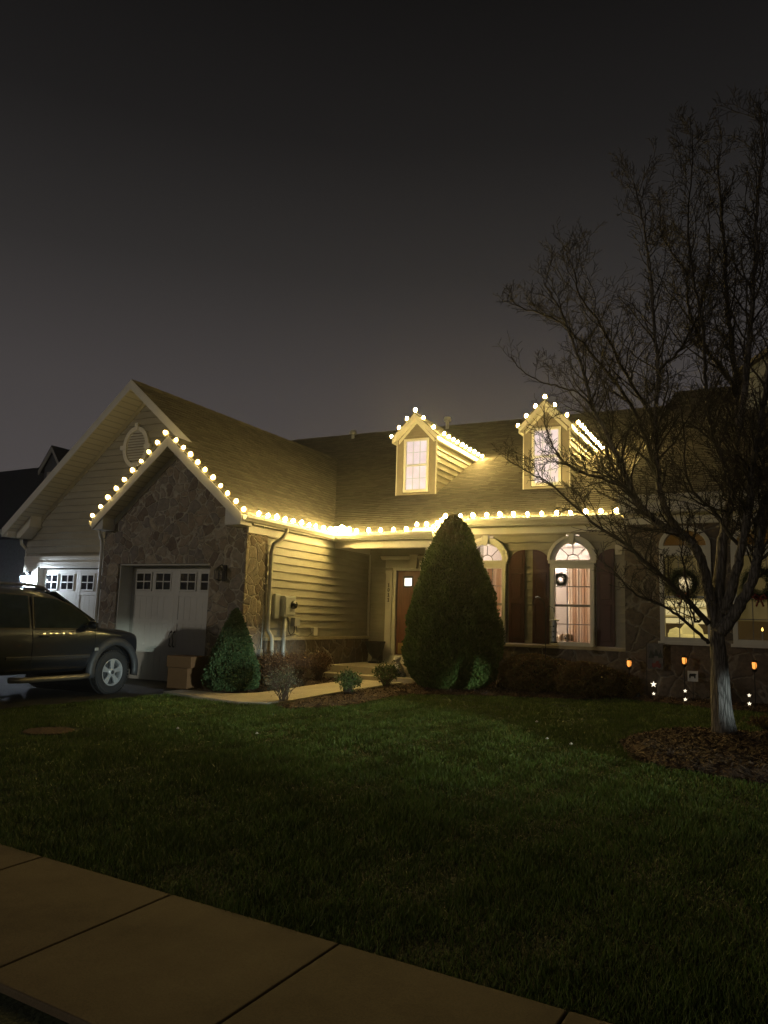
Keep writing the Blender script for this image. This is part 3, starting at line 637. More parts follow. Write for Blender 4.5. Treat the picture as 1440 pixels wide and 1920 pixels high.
# ---- front door
mb = MB()
for (a, b) in ((-8.62, -8.45), (-7.21, -7.04)):
    mb.box(a, b, 17.06, 17.13, .70, 2.55); mb.box(a - .015, b + .015, 17.04, 17.131, .372, .72); mb.box(a - .01, b + .01, 17.05, 17.131, 2.55, 2.62)
mb.box(-8.45, -8.36, 17.10, 17.16, .56, 2.69); mb.box(-7.30, -7.21, 17.10, 17.16, .56, 2.69); mb.box(-8.36, -7.30, 17.10, 17.16, 2.62, 2.69)
mb.box(-8.64, -7.02, 17.06, 17.132, 2.69, 2.88); mb.prism([(17.05, 2.88), (16.98, 2.93), (16.96, 2.97), (17.132, 2.97), (17.132, 2.88)], 'x', -8.74, -6.92)
mb.prism([(-7.90, 2.66), (-7.76, 2.66), (-7.72, 3.0), (-7.94, 3.0)], 'y', 16.95, 17.05)
mb.box(-8.45, -7.21, 17.03, 17.16, .372, .575)
mb.build('door_casing', 'trim', house, 'cream front door surround with keystone', bevel=.005)
mb = MB(); mb.box(-8.355, -7.305, 17.19, 17.24, .58, 2.615)
for (a, b, c, d) in ((-8.20, -7.88, 1.0, 2.05), (-7.78, -7.46, 1.0, 2.05)):
    mb.box(a, b, 17.18, 17.19, c, d); mb.box(a + .05, b - .05, 17.17, 17.181, c + .05, d - .05)
fd = mb.build('front_door', 'front_door', house, 'dark red wooden front door with a small lit pane', bevel=.004)
mb = MB(); mb.box(-8.30, -7.36, 17.18, 17.19, .60, .86); mb.build('kick_plate', 'brass', fd)
mb = MB(); mb.box(-8.18, -7.94, 17.175, 17.19, 2.22, 2.49); mb.build('window_frame', 'black', fd)
mb = MB(); mb.box(-8.155, -7.965, 17.168, 17.176, 2.25, 2.44); mb.build('window_pane', 'pane_white', fd)
# house number 1 0 1 1 down the casing
def digit1(mb, x, z, y):
    mb.box(x - .008, x + .010, y - .01, y, z - .045, z + .045); mb.box(x - .022, x - .008, y - .01, y, z + .022, z + .036); mb.box(x - .022, x + .024, y - .011, y, z - .05, z - .038)
def digit0(mb, x, z, y):
    n = 16
    for i in range(n):
        a, b = 2 * math.pi * i / n, 2 * math.pi * (i + 1) / n
        mb.prism([(x + .027 * math.cos(a), z + .048 * math.sin(a)), (x + .027 * math.cos(b), z + .048 * math.sin(b)), (x + .012 * math.cos(b), z + .032 * math.sin(b)), (x + .012 * math.cos(a), z + .032 * math.sin(a))], 'y', y - .01, y)
mb = MB(); digit1(mb, -8.535, 2.26, 17.06); digit0(mb, -8.535, 2.14, 17.06); digit1(mb, -8.535, 2.02, 17.06); digit1(mb, -8.535, 1.90, 17.06)
mb.build('house_number', 'black', house, 'black numerals 1011 down the left door casing')
# porch slab and step
mb = MB(); mb.box(-9.09, -6.55, 15.18, 17.15, -.05, .372); mb.build('porch_floor', 'concrete', house, bevel=.012)
mb = MB(); mb.box(-9.09, -6.55, 14.84, 15.179, -.05, .215); mb.build('porch_step', 'concrete', house, bevel=.012)

# ---- arched windows, fan lights, rooms
def ring_pts(c, z, r, a): return (c + r * math.cos(a), z + r * math.sin(a))
def arch_window(cx):
    mb = MB(); y0, y1 = WR - .085, WR - .002; N = 22
    for i in range(N):
        a, b = math.pi * i / N, math.pi * (i + 1) / N
        mb.prism([ring_pts(cx, 2.77, .52, a), ring_pts(cx, 2.77, .52, b), ring_pts(cx, 2.77, .45, b), ring_pts(cx, 2.77, .45, a)], 'y', y0 - .02, y1)
        mb.prism([ring_pts(cx, 2.77, .45, a), ring_pts(cx, 2.77, .45, b), ring_pts(cx, 2.77, .37, b), ring_pts(cx, 2.77, .37, a)], 'y', y0 + .01, y1 + .05)
    mb.prism([(cx - .045, 3.10), (cx + .045, 3.10), (cx + .065, 3.32), (cx - .065, 3.32)], 'y', y0 - .045, y1)
    mb.box(cx - .50, cx + .50, y0 - .01, y1 + .05, 2.70, 2.77); mb.box(cx - .46, cx + .46, y0 + .01, y1 + .06, 2.60, 2.70)
    for s in (-1, 1): a, b = sorted((cx + s * .37, cx + s * .455)); mb.box(a, b, y0 + .012, y1 + .05, 1.0, 2.60)
    mb.box(cx - .37, cx + .37, y0 + .012, y1 + .05, 1.0, 1.075); mb.box(cx - .47, cx + .47, y0 - .005, y1, .998, 1.03)
    w = mb.build('window', 'trim', house, bevel=.004)
    mb = MB(); ym = WR + .02
    mb.box(cx - .37, cx + .37, ym - .02, ym + .02, 1.80, 1.85)
    for s in (-1, 1): mb.box(cx + s * .123 - .009, cx + s * .123 + .009, ym - .008, ym + .008, 1.07, 2.60)
    for z in (1.44, 2.22): mb.box(cx - .37, cx + .37, ym - .009, ym + .009, z - .009, z + .009)
    for a in (45, 90, 135):
        p = ring_pts(cx, 2.77, .13, R(a)); q = ring_pts(cx, 2.77, .38, R(a)); mb.tube([(p[0], ym, p[1]), (q[0], ym, q[1])], .010, 4)
    mb.tube([(ring_pts(cx, 2.77, .13, math.pi * i / 10)[0], ym, ring_pts(cx, 2.77, .13, math.pi * i / 10)[1]) for i in range(11)], .010, 4)
    mb.build('muntin', 'muntin', w)
    mb = MB(); mb.prism([(cx - .37, 1.07), (cx + .37, 1.07)] + [ring_pts(cx, 2.77, .38, math.pi * i / 16) for i in range(17)], 'y', ym + .012, ym + .016); mb.build('glass', 'glass', w)
    return w
M_['muntin'] = mat('taupe_window_grille', (.22, .20, .17), .5, bump=0)
for c in WX: arch_window(c)
def shutter(x0, x1, tall):
    """maroon panelled shutter; its quarter-arch top is high on the side away from the window"""
    z0, z1 = 1.02, 3.00; zl = 2.72; w = x1 - x0; mb = MB(); N = 12
    def top(x):
        u = (x - x0) / w if tall == 'l' else (x1 - x) / w     # 0 at the tall side
        return zl + (z1 - zl) * math.sqrt(max(0, 1 - u * u))
    xs = [x0 + w * i / N for i in range(N + 1)]
    mb.prism([(x0, z0), (x1, z0)] + [(x, top(x)) for x in reversed(xs)], 'y', WR - .05, WR - .024)
    def frame(a, b, c, d):
        for q in ((a, b, c, c + .012), (a, b, d - .012, d), (a, a + .012, c + .012, d - .012), (b - .012, b, c + .012, d - .012)): mb.box(q[0], q[1], WR - .066, WR - .05, q[2], q[3])
        mb.box(a + .028, b - .028, WR - .060, WR - .0505, c + .028, d - .028)
    e_ = .055
    frame(x0 + e_, x1 - e_, z0 + .09, 1.86); frame(x0 + e_, x1 - e_, 1.95, 2.50)
    xi = [x0 + e_ + (w - 2 * e_) * i / 8 for i in range(9)]
    mb.prism([(xi[0], 2.60), (xi[-1], 2.60)] + [(x, max(top(x) - .065, 2.62)) for x in reversed(xi)], 'y', WR - .062, WR - .05)
    return mb.build('shutter', 'shutter', house, bevel=.003)
shutter(-6.56 + .0, -6.20, 'l'); shutter(-5.15, -4.80, 'r'); shutter(-4.63, -4.275, 'l'); shutter(-3.29, -2.93, 'r')
# rooms behind the windows
t = NT('interior_wall_paint'); t.col((.78, .70, .64)); t.set(.8); M_['room'] = t.m
t = NT('striped_sheer_curtain'); v = t.coord(); w = t.new('TexWave'); w.inputs['Scale'].default_value = 1.5; w.inputs['Distortion'].default_value = .4; w.bands_direction = 'X'; t.link(v, w.inputs['Vector'])
t.col(t.ramp(w.outputs[0], [(.3, (.68, .47, .31)), (.6, (.88, .73, .56))])); t.set(.8); tr = t.new('BsdfTranslucent'); t.link(t.b.inputs['Base Color'].links[0].from_socket, tr.inputs[0])
mx = t.new('MixShader'); mx.inputs[0].default_value = .6; t.link(t.b.outputs[0], mx.inputs[1]); t.link(tr.outputs[0], mx.inputs[2]); t.link(mx.outputs[0], t.n['Material Output'].inputs[0]); M_['curtain'] = t.m
mb = MB(); x0, x1, y0, y1, z0, z1 = -6.39, -2.72, WR + .13, 19.4, .36, 3.34
mb.quad((x0, y1, z0), (x1, y1, z0), (x1, y1, z1), (x0, y1, z1)); mb.quad((x0, y0, z0), (x0, y1, z0), (x0, y1, z1), (x0, y0, z1)); mb.quad((x1, y0, z0), (x1, y1, z0), (x1, y1, z1), (x1, y0, z1)); mb.quad((x0, y0, z1), (x1, y0, z1), (x1, y1, z1), (x0, y1, z1)); mb.quad((x0, y0, z0), (x1, y0, z0), (x1, y1, z0), (x0, y1, z0))
room = mb.build('room', 'room', house, 'warmly lit room behind the arched windows')
lamp('room_ceiling_light', 'POINT', (-4.6, 17.9, 2.9), 165, (1, .86, .74), .15)
lamp('dog_fill_light', 'POINT', (-4.45, 16.5, 1.9), 22, (1, .85, .68), .08)  # unseen lamp added beside the window to light the dog's face
def curtain(xa, xb, y, za, zb, n=60):
    mb = MB(); pts = [(xa + (xb - xa) * i / n, y + .03 * math.sin(i * .85) + .012 * math.sin(i * 2.1)) for i in range(n + 1)]
    for (a, b), (c, d) in zip(pts, pts[1:]): mb.quad((a, b, za), (c, d, za), (c, d, zb), (a, b, zb))
    return mb.build('curtain', 'curtain', room, smooth=True)
for c in WX: curtain(c - .16, c + .33, WR + .28, .6, 2.62)
for c in WX: MB().tube([(c - .45, WR + .28, 2.63), (c + .45, WR + .28, 2.63)], .012, 6).build('curtain_rod', 'black', room)
M_['blue'] = mat('pale_blue_panel', (.50, .56, .72), .7, bump=0); M_['red'] = mat('red_enamel', (.45, .06, .04), .5, bump=0); M_['sofa'] = mat('cream_sofa_fabric', (.72, .60, .45), .9, bump=.3)
mb = MB(); mb.box(-4.33, -3.80, 17.95, 18.0, .4, 2.2); mb.build('interior_door', 'blue', room); mb = MB(); mb.box(-4.62, -4.34, 17.93, 18.0, .4, 2.8); mb.box(-4.34, -3.8, 17.93, 18.0, 2.2, 2.35); mb.build('door_casing', 'room', room)
mb = MB(); mb.box(-4.28, -4.05, 17.8, 17.83, 1.95, 2.4); mb.build('wall_picture', 'red', room)
mb = MB(); mb.box(-4.5, -3.2, 16.62, 16.9, .4, 1.20); mb.build('sofa_back', 'sofa', room, smooth=False, bevel=.06)

# ---- dormers
def dormer(xc, label):
    w = .545; yf = 17.62; zb = zM(yf) - .05; ze = 6.06; md = .98; mb = MB(); ya = lambda z: 15.1 + (z - 3.33) / .5
    ws, wt = .355, .0
    # right and left cheeks
    siding_mb(mb, 'y', xc + w, zb + .05, ze, lambda z: (yf, max(ya(z), yf + .01)))
    siding_mb(mb, 'y', xc - w, zb + .05, ze, lambda z: (yf, max(ya(z), yf + .01)), sgn=-1)
    # front: wide boards either side of the window, gable above
    fb = MB(); fb.box(xc - w, xc - ws - .02, yf - .01, yf + .05, zb, ze + .1); fb.box(xc + ws + .02, xc + w, yf - .01, yf + .05, zb, ze + .1); fb.box(xc - ws - .02, xc + ws + .02, yf - .012, yf + .05, zb, 4.64)
    siding_mb(fb, 'x', yf, 6.12, 6.12 + w * md, lambda z: (xc - max(w - (z - 6.12) / md, .001), xc + max(w - (z - 6.12) / md, .001)), exp=.13)
    fb.box(xc - w + .02, xc + w - .02, yf + .0, yf + .04, 6.04, 6.2)
    d = mb.build('dormer', 'siding', house, label); fb.build('dormer_front', 'taupe', d)
    mb = MB(); mb.box(xc + w - .002, xc + w + .022, yf - .02, yf + .04, zb, ze); mb.box(xc - w - .022, xc - w + .002, yf - .02, yf + .04, zb, ze)
    # rake boards and eave fascias
    E_ = .64; zr = 6.10 + E_ * md
    for s in (-1, 1):
        mb.prism([(xc + s * E_, 6.10), (xc, zr), (xc, zr - .15), (xc + s * (E_ - .01), 5.96)], 'y', yf - .17 - .001 * s, yf - .15)
        mb.prism([(xc + s * E_, 5.965), (xc, zr - .145), (xc, zr - .17), (xc + s * E_, 5.94)], 'y', yf - .149, yf + .001)
        mb.prism([(xc + s * .5, 6.03), (xc, zr - .172), (xc, zr - .27), (xc + s * .5, 5.93)], 'y', yf - .035, yf - .013)
        a, b = sorted((xc + s * E_, xc + s * (E_ - .02))); mb.box(a, b, yf - .15, 20.95, 5.94, 6.09); a, b = sorted((xc + s * (E_ - .02), xc + s * w)); mb.box(a, b, yf - .14, 20.9, 5.94, 5.955)
    mb.build('trim_board', 'trim', d, bevel=.003)
    mb = MB(); c_ = 1 / math.sqrt(1 + md * md); L = (E_ + .03) / c_
    for s in (-1, 1):
        p0 = Vector((xc + s * (E_ + .03), yf - .18, 6.10 - .03 * md)); v_ = Vector((-s * c_, 0, md * c_)); n = Vector((s * md, 0, 1)).normalized()
        mb.slab(p0, p0 + Vector((0, 4.9, 0)), p0 + Vector((0, 4.9, 0)) + v_ * L, p0 + v_ * L, -n * .02); shingles(mb, p0, (0, 1, 0), 4.9, v_, L, 20 + s)
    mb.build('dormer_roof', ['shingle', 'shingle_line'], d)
    mb = MB(); z0, z1 = 4.66, 6.06; y0 = yf - .03
    mb.box(xc - ws, xc - ws + .065, y0, yf + .03, z0, z1); mb.box(xc + ws - .065, xc + ws, y0, yf + .03, z0, z1); mb.box(xc - ws + .065, xc + ws - .065, y0, yf + .03, z1 - .065, z1); mb.box(xc - ws + .065, xc + ws - .065, y0, yf + .03, z0, z0 + .07); mb.box(xc - ws + .065, xc + ws - .065, y0 + .01, yf + .03, 5.335, 5.39)
    for s in (-1, 1): mb.box(xc + s * .095 - .008, xc + s * .095 + .008, yf + .0, yf + .012, z0 + .07, z1 - .06)
    for z in (5.02, 5.70): mb.box(xc - ws + .06, xc + ws - .06, yf + .001, yf + .013, z - .008, z + .008)
    mb.build('window_frame', 'trim', d, bevel=.003)
    mb = MB(); mb.box(xc - ws + .06, xc + ws - .06, yf + .045, yf + .05, z0 + .06, z1 - .05); mb.build('window_pane', 'pane_dormer', d)
    return d
t = NT('lit_dormer_window_blind'); v = t.coord(); n_ = t.ramp(t.noise(v, 2.5, 2), [(.35, (.80, .66, .68)), (.65, (.92, .80, .84))]); t.col((.12, .11, .11)); t.link(n_, t.b.inputs['Emission Color']); t.b.inputs['Emission Strength'].default_value = .85; M_['pane_dormer'] = t.m
dormer(-8.13, 'left dormer, clear of the tree, with string lights on its gable')
dormer(-4.745, 'right dormer, seen through the tree branches')
# ---- downspouts, meter, cables
def bentbox(mb, pts, w=.07, d=.05): mb.tube(pts, w / 2 * 1.15, 6)
mb = MB(); mb.tube([(-8.93, 13.09, 3.21), (-8.93, 13.09, 3.12), (-8.96, 13.0, 3.0), (-9.06, 12.84, 2.86), (-9.075, 12.80, 2.70), (-9.075, 12.80, 1.15), (-9.0, 12.83, 1.02), (-8.99, 12.85, .90), (-8.99, 12.86, .3), (-8.95, 12.84, .12)], .043, 8); mb.build('downspout', 'gutter', house, 'cream downspout at the lit stone corner', smooth=True)
mb = MB(); mb.tube([(-12.93, 11.86, 3.15), (-12.93, 11.9, 3.05), (-12.98, 12.0, 2.93), (-12.975, 12.02, 2.8), (-12.975, 12.02, .1)], .035, 8); mb.build('downspout', 'gutter', house, smooth=True)
mb = MB(); mb.tube([(-16.75, 12.9, 3.2), (-16.75, 12.95, 3.0), (-16.72, 13.1, 2.85), (-16.71, 13.12, 0)], .04, 8); mb.build('downspout', 'gutter', house, smooth=True)
gutter('gutter', house, 'y', YB, 22, XL_B + .005, 3.19, -1); gutter('gutter', house, 'y', YS, WB, XL_S + .005, 3.19, -1)
mt = MB(); mt.box(-9.13, -9.06, 13.00, 13.17, 1.37, 1.87); mt.box(-9.13, -8.98, 13.21, 13.62, 1.42, 1.84); mt.box(-8.98, -8.965, 13.23, 13.60, 1.45, 1.82); mt.box(-9.13, -9.03, 13.70, 13.90, 1.22, 1.40)
meter = mt.build('electric_meter', 'tape', house, 'grey electric meter box on the beige siding', bevel=.006)
mb = MB(); mb.lathe([(.085, -9.0), (.085, -8.93), (.075, -8.90), (0, -8.895)], (0, 13.50, 1.66), 18, 'x'); mb.build('meter_glass', 'dark_glass', meter, smooth=True)
mb = MB(); mb.tube([(-9.05, 13.34, 1.42), (-9.05, 13.34, .1)], .045, 10); mb.build('conduit', 'tape', meter, smooth=True)
mb = MB(); mb.tube([(-9.07, 13.75, 1.22), (-9.05, 13.72, 1.1), (-9.05, 13.6, 1.03), (-9.06, 13.52, 1.12), (-9.07, 13.50, 1.4)], .009, 5); mb.tube([(-9.08, 13.84, 1.22), (-9.05, 13.84, 1.05), (-9.08, 13.5, 1.02), (-9.08, 13.4, .99)], .007, 5); mb.tube([(-9.08, 14.52, 1.09), (-9.07, 14.3, 1.01), (-9.08, 14.0, 1.02)], .006, 5); mb.build('cable', 'black', meter)
mb = MB(); mb.box(-9.13, -9.05, 14.50, 14.66, 1.02, 1.20); mb.build('outlet_box', 'trim', house, bevel=.01)
mb = MB(); mb.box(-9.13, -9.07, 12.58, 12.68, .62, .76); mb.tube([(-9.10, 12.66, 1.6), (-9.10, 12.64, .75)], .012, 5); mb.build('outlet_box', 'tape', house, bevel=.01)
mb = MB(); mb.box(-2.91, -2.77, WR - .05, WR - .02, 2.88, 3.08); mb.lathe([(.05, -.05), (.045, -.1), (.0, -.11)], (-2.84, WR, 2.97), 14, 'y'); mb.build('wall_light', 'trim', house, 'unlit cream wall fixture beside the right shutter', bevel=.008)
# ------------------------------------------------------------------ string lights
mb = MB(); mb.lathe([(.0, -.030), (.020, -.027), (.034, -.010), (.038, .008), (.031, .032), (.016, .052), (.0, .060)], (0, 0, .046), 10)
mb.mi = 1; mb.lathe([(.014, -.012), (.018, 0), (.018, .028), (.012, .03)], (0, 0, 0), 8)
mb.mi = 2; mb.lathe([(.0, -.060), (.032, -.052), (.054, -.026), (.062, .005), (.054, .036), (.032, .062), (.0, .072)], (0, 0, .044), 14)  # outer shell that carries the painted halo
bme = bpy.data.meshes.new('bulb'); bme.from_pydata(mb.v, [], mb.f); bme.materials.append(M_['bulb']); bme.materials.append(M_['cable']); bme.materials.append(M_['bulb_halo']); bme.polygons.foreach_set('material_index', mb.m); bme.polygons.foreach_set('use_smooth', [True] * len(mb.f))
bme2 = bme.copy(); bme2.materials[0] = M_['bulb_dim']
def light_string(label, pts, tilt=(0, 0, 1), tail=None, dim=False):
    pts = [Vector(p) for p in pts]; mb = MB(); path = []
    for a, b in zip(pts, pts[1:]): path += [a, (a + b) / 2 - Vector((0, 0, .018))]
    path.append(pts[-1]); 
    if tail: path += [Vector(p) for p in tail]
    mb.tube(path, .006, 5)
    s = mb.build('light_string', 'cable', label=label, cat='string lights', group='warm white string lights on the house')
    rr = random.Random(len(pts)); up_ = Vector(tilt).normalized()
    for p in pts:
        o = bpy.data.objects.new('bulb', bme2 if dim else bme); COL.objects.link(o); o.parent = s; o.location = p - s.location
        d = (up_ + Vector((rr.uniform(-.12, .12), rr.uniform(-.12, .12), rr.uniform(-.06, .06)))).normalized(); o.rotation_mode = 'QUATERNION'; o.rotation_quaternion = Vector((0, 0, 1)).rotation_difference(d); k_ = rr.uniform(.86, 1.12); o.scale = (k_, k_, k_)
    return s
def lerp_pts(a, b, n, inc=True):
    a, b = Vector(a), Vector(b); return [a + (b - a) * (i / (n - 1 if inc else n)) for i in range(n)]
za = ZE + m_ * (XE - XS)
light_string('string lights climbing the left rake of the front stone gable', lerp_pts((XL_S + .05, YS - .02, ZE + .05), (XS - .03, YS - .02, za + .02), 10), (-.55, -.2, .8), dim=True)
light_string('string lights descending the right rake of the front stone gable', lerp_pts((XS + .20, YS - .02, za - .17 + .02), (XE + .02, YS - .02, ZE + .03), 10), (.5, -.2, .8), dim=True)
light_string('string lights along the gutter on the side of the garage wing', lerp_pts((-8.90, 12.05, ZE + .0), (-8.90, 14.75, ZE + .0), 10), (.25, 0, 1))
light_string('bunched bright string lights in the valley corner above the porch', [(-8.93, 14.93, 3.35), (-8.90, 15.06, 3.38), (-8.84, 14.90, 3.34), (-8.80, 15.10, 3.42), (-8.77, 14.95, 3.35), (-8.72, 15.05, 3.38), (-8.70, 14.92, 3.33), (-8.64, 15.0, 3.36), (-8.58, 14.95, 3.33), (-8.54, 15.02, 3.35)], (.1, -.3, 1))
light_string('string lights along the porch gutter left of the tall shrub', lerp_pts((-8.34, 15.0, ZE - .01), (-7.12, 15.0, ZE - .01), 5) + [(-6.90, 15.07, 3.43), (-6.66, 15.07, 3.42)], (0, -.2, 1))
light_string('string lights stepping up from the porch eave to the higher gutter', [(-6.50, 15.04, 3.36), (-6.49, 15.24, 3.46), (-6.48, 15.42, 3.55), (-6.46, 15.62, 3.66)], (.1, 0, 1))
light_string('string lights along the right gutter above the arched windows', lerp_pts((-6.14, 15.70, 3.67), (-2.80, 15.70, 3.67), 12), (0, -.2, 1))
def dormer_string(xc, lab1, lab2):
    yf = 17.62 - .12; E_ = .66; z0 = 6.10; zr = 6.10 + .64 * .98
    f = lerp_pts((xc - E_ + .0, yf, z0 - .02), (xc, yf, zr + .0), 4) + lerp_pts((xc + .24, yf, zr - .22), (xc + .52, yf, zr - .49), 2)
    light_string(lab1, f, (0, -.5, 1)); light_string(lab2, lerp_pts((xc + E_ + .07, yf + .12, z0 - .03), (xc + E_ + .07, 20.75, z0 - .03), 11), (.5, 0, 1))
dormer_string(-8.13, 'string lights on the front gable of the left dormer', 'string lights running back along the eave of the left dormer')
dormer_string(-4.745, 'string lights on the front gable of the right dormer', 'string lights running back along the eave of the right dormer')

# ------------------------------------------------------------------ wall lanterns
def lantern(loc, lit, label):
    x, y, z = loc; t_ = thing('wall_lantern', loc, label, 'lantern'); mb = MB()
    mb.box(x - .05, x + .05, y - .02, y, z - .16, z + .16); mb.tube([(x, y - .01, z + .10), (x, y - .10, z + .16), (x, y - .17, z + .13), (x, y - .17, z + .10)], .011, 6)
    mb.build('bracket', 'black', t_)
    c = (x, y - .17, z); mb = MB(); mb.lathe([(.0, .13), (.03, .12), (.10, .05), (.105, .04), (.0, .038)], c, 8); mb.lathe([(0, -.17), (.02, -.16), (.06, -.14), (.075, -.125), (.0, -.12)], c, 8)
    for i in range(4):
        a = R(45 + 90 * i); mb.tube([(x + .07 * math.cos(a), y - .17 + .07 * math.sin(a), z - .13), (x + .095 * math.cos(a), y - .17 + .095 * math.sin(a), z + .045)], .007, 5)
    mb.build('lantern_frame', 'black', t_)
    if lit:
        mb = MB(); mb.lathe([(.0, -.10), (.035, -.08), (.045, -.02), (.03, .02), (0, .03)], c, 12); mb.build('bulb', 'cool_bulb', t_, smooth=True)
    else:
        mb = MB(); mb.lathe([(.068, -.12), (.088, .038)], c, 8); mb.build('glass', 'glass', t_)
M_['cool_bulb'] = emis('lit_white_bulb', (.72, .84, 1.0), 1500)
lantern((-16.42, WB - .035, 2.16), True, 'blazing white wall lantern left of the left garage door')
lantern((-9.62, WS - .005, 2.22), False, 'unlit black wall lantern on the stone right of the garage door')

# ------------------------------------------------------------------ attached stone wing on the right
wing = thing('attached_house', (1.5, 18, 0), 'unlit stone wing at the right edge, behind the bare tree, with wreaths in its windows', 'house')
YW = 15.6
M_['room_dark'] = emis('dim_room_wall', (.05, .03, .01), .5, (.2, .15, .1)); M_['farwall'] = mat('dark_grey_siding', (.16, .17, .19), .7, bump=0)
WC = (-1.53, -.27, .99)
segs = []
mb = MB(); xl, xr = -2.64, 7.0
edges = [xl] + [q for c in WC for q in (c - .44, c + .44)] + [xr]
for a, b in zip(edges[0::2], edges[1::2]): mb.box(a, b, YW, YW + .25, -.1, 3.56)
for c in WC:
    mb.box(c - .44, c + .44, YW, YW + .25, -.1, 1.18)
    N = 12; arch = [(c - .44 * math.cos(math.pi * i / N), 2.98 + .34 * math.sin(math.pi * i / N)) for i in range(N + 1)]
    mb.prism([(c - .44, 3.56)] + arch + [(c + .44, 3.56)], 'y', YW, YW + .25)
mb.build('stone_wall', 'stone_big', wing); mb = MB(); mb.box(-2.64, -2.5, YW + .26, 25, -.1, 3.6); mb.build('side_wall', 'siding', wing)
ze2 = 3.93; sl = (8.85 - ze2) / (25.3 - 15.2); vW = Vector((0, 1, sl)).normalized()
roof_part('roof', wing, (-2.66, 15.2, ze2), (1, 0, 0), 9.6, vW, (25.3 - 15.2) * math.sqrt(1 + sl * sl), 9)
mb = MB(); mb.slab((-2.66, 25.3, 8.85), (7, 25.3, 8.85), (7, 34, 4.5), (-2.66, 34, 4.5), (0, 0, -.12)); mb.build('roof', 'shingle', wing)
ridgecap(-2.66, 7, 25.3, 25.3, 8.86, .49).build('ridge_cap', 'shingle', wing)
mb = MB(); mb.box(-2.66, 7, 15.18, 15.2, 3.62, 3.92); mb.box(-2.66, 7, 15.2, YW, 3.60, 3.62); mb.box(-2.64, 7, YW - .03, YW, 3.42, 3.60); mb.prism([(15.2, 3.8), (25.3, 8.72), (25.3, 8.86), (15.2, 3.94)], 'x', -2.68, -2.661); mb.build('fascia', 'trim', wing)
gutter('gutter', wing, 'x', -2.66, 7, 15.178, 3.80, -1)
# upper gable of the wing, dark against the sky
mb = MB(); mb.prism([(-.55, 6.5), (3.6, 6.5), (3.6, 8.3), (1.5, 9.6), (-.55, 8.3)], 'y', 22.0, 25.2); ug = mb.build('upper_gable', 'farwall', wing)
mb = MB(); mb.slab((-.75, 21.7, 8.15), (-.75, 26, 8.15), (1.5, 26, 9.68), (1.5, 21.7, 9.68), (0, 0, .12)); mb.slab((3.8, 21.7, 8.15), (3.8, 26, 8.15), (1.5, 26, 9.68), (1.5, 21.7, 9.68), (0, 0, .12)); mb.build('gable_roof', 'shingle', ug)
t = NT('lit_blind'); v = t.coord(); w = t.new('TexWave'); w.bands_direction = 'Z'; w.inputs['Scale'].default_value = 1.9; t.link(v, w.inputs['Vector']); lc = t.ramp(w.outputs[0], [(.0, (.28, .20, .06)), (.18, (.86, .68, .28)), (1, (.95, .78, .36))]); t.col((.6, .5, .3)); t.link(lc, t.b.inputs['Emission Color']); t.b.inputs['Emission Strength'].default_value = .85; M_['blind'] = t.m
t = NT('dim_blind'); lc = t.ramp(t.noise(t.coord(), 1.5, 2), [(.3, (.09, .07, .02)), (.7, (.28, .20, .07))]); t.col((.3, .25, .15)); t.link(lc, t.b.inputs['Emission Color']); t.b.inputs['Emission Strength'].default_value = .42; M_['blind_dim'] = t.m
M_['amber'] = emis('amber_transom_glow', (.16, .075, .012), .28, (.1, .06, .03)); M_['bright'] = emis('lamp_glow_in_room', (1, .86, .58), 1.3)
M_['snow'] = emis('glowing_snow_village', (.85, .66, .20), .65, (.8, .75, .6)); M_['flame'] = emis('candle_flame', (1, .62, .12), 5); M_['white'] = mat('white_plastic', (.75, .74, .7), .5, bump=0)
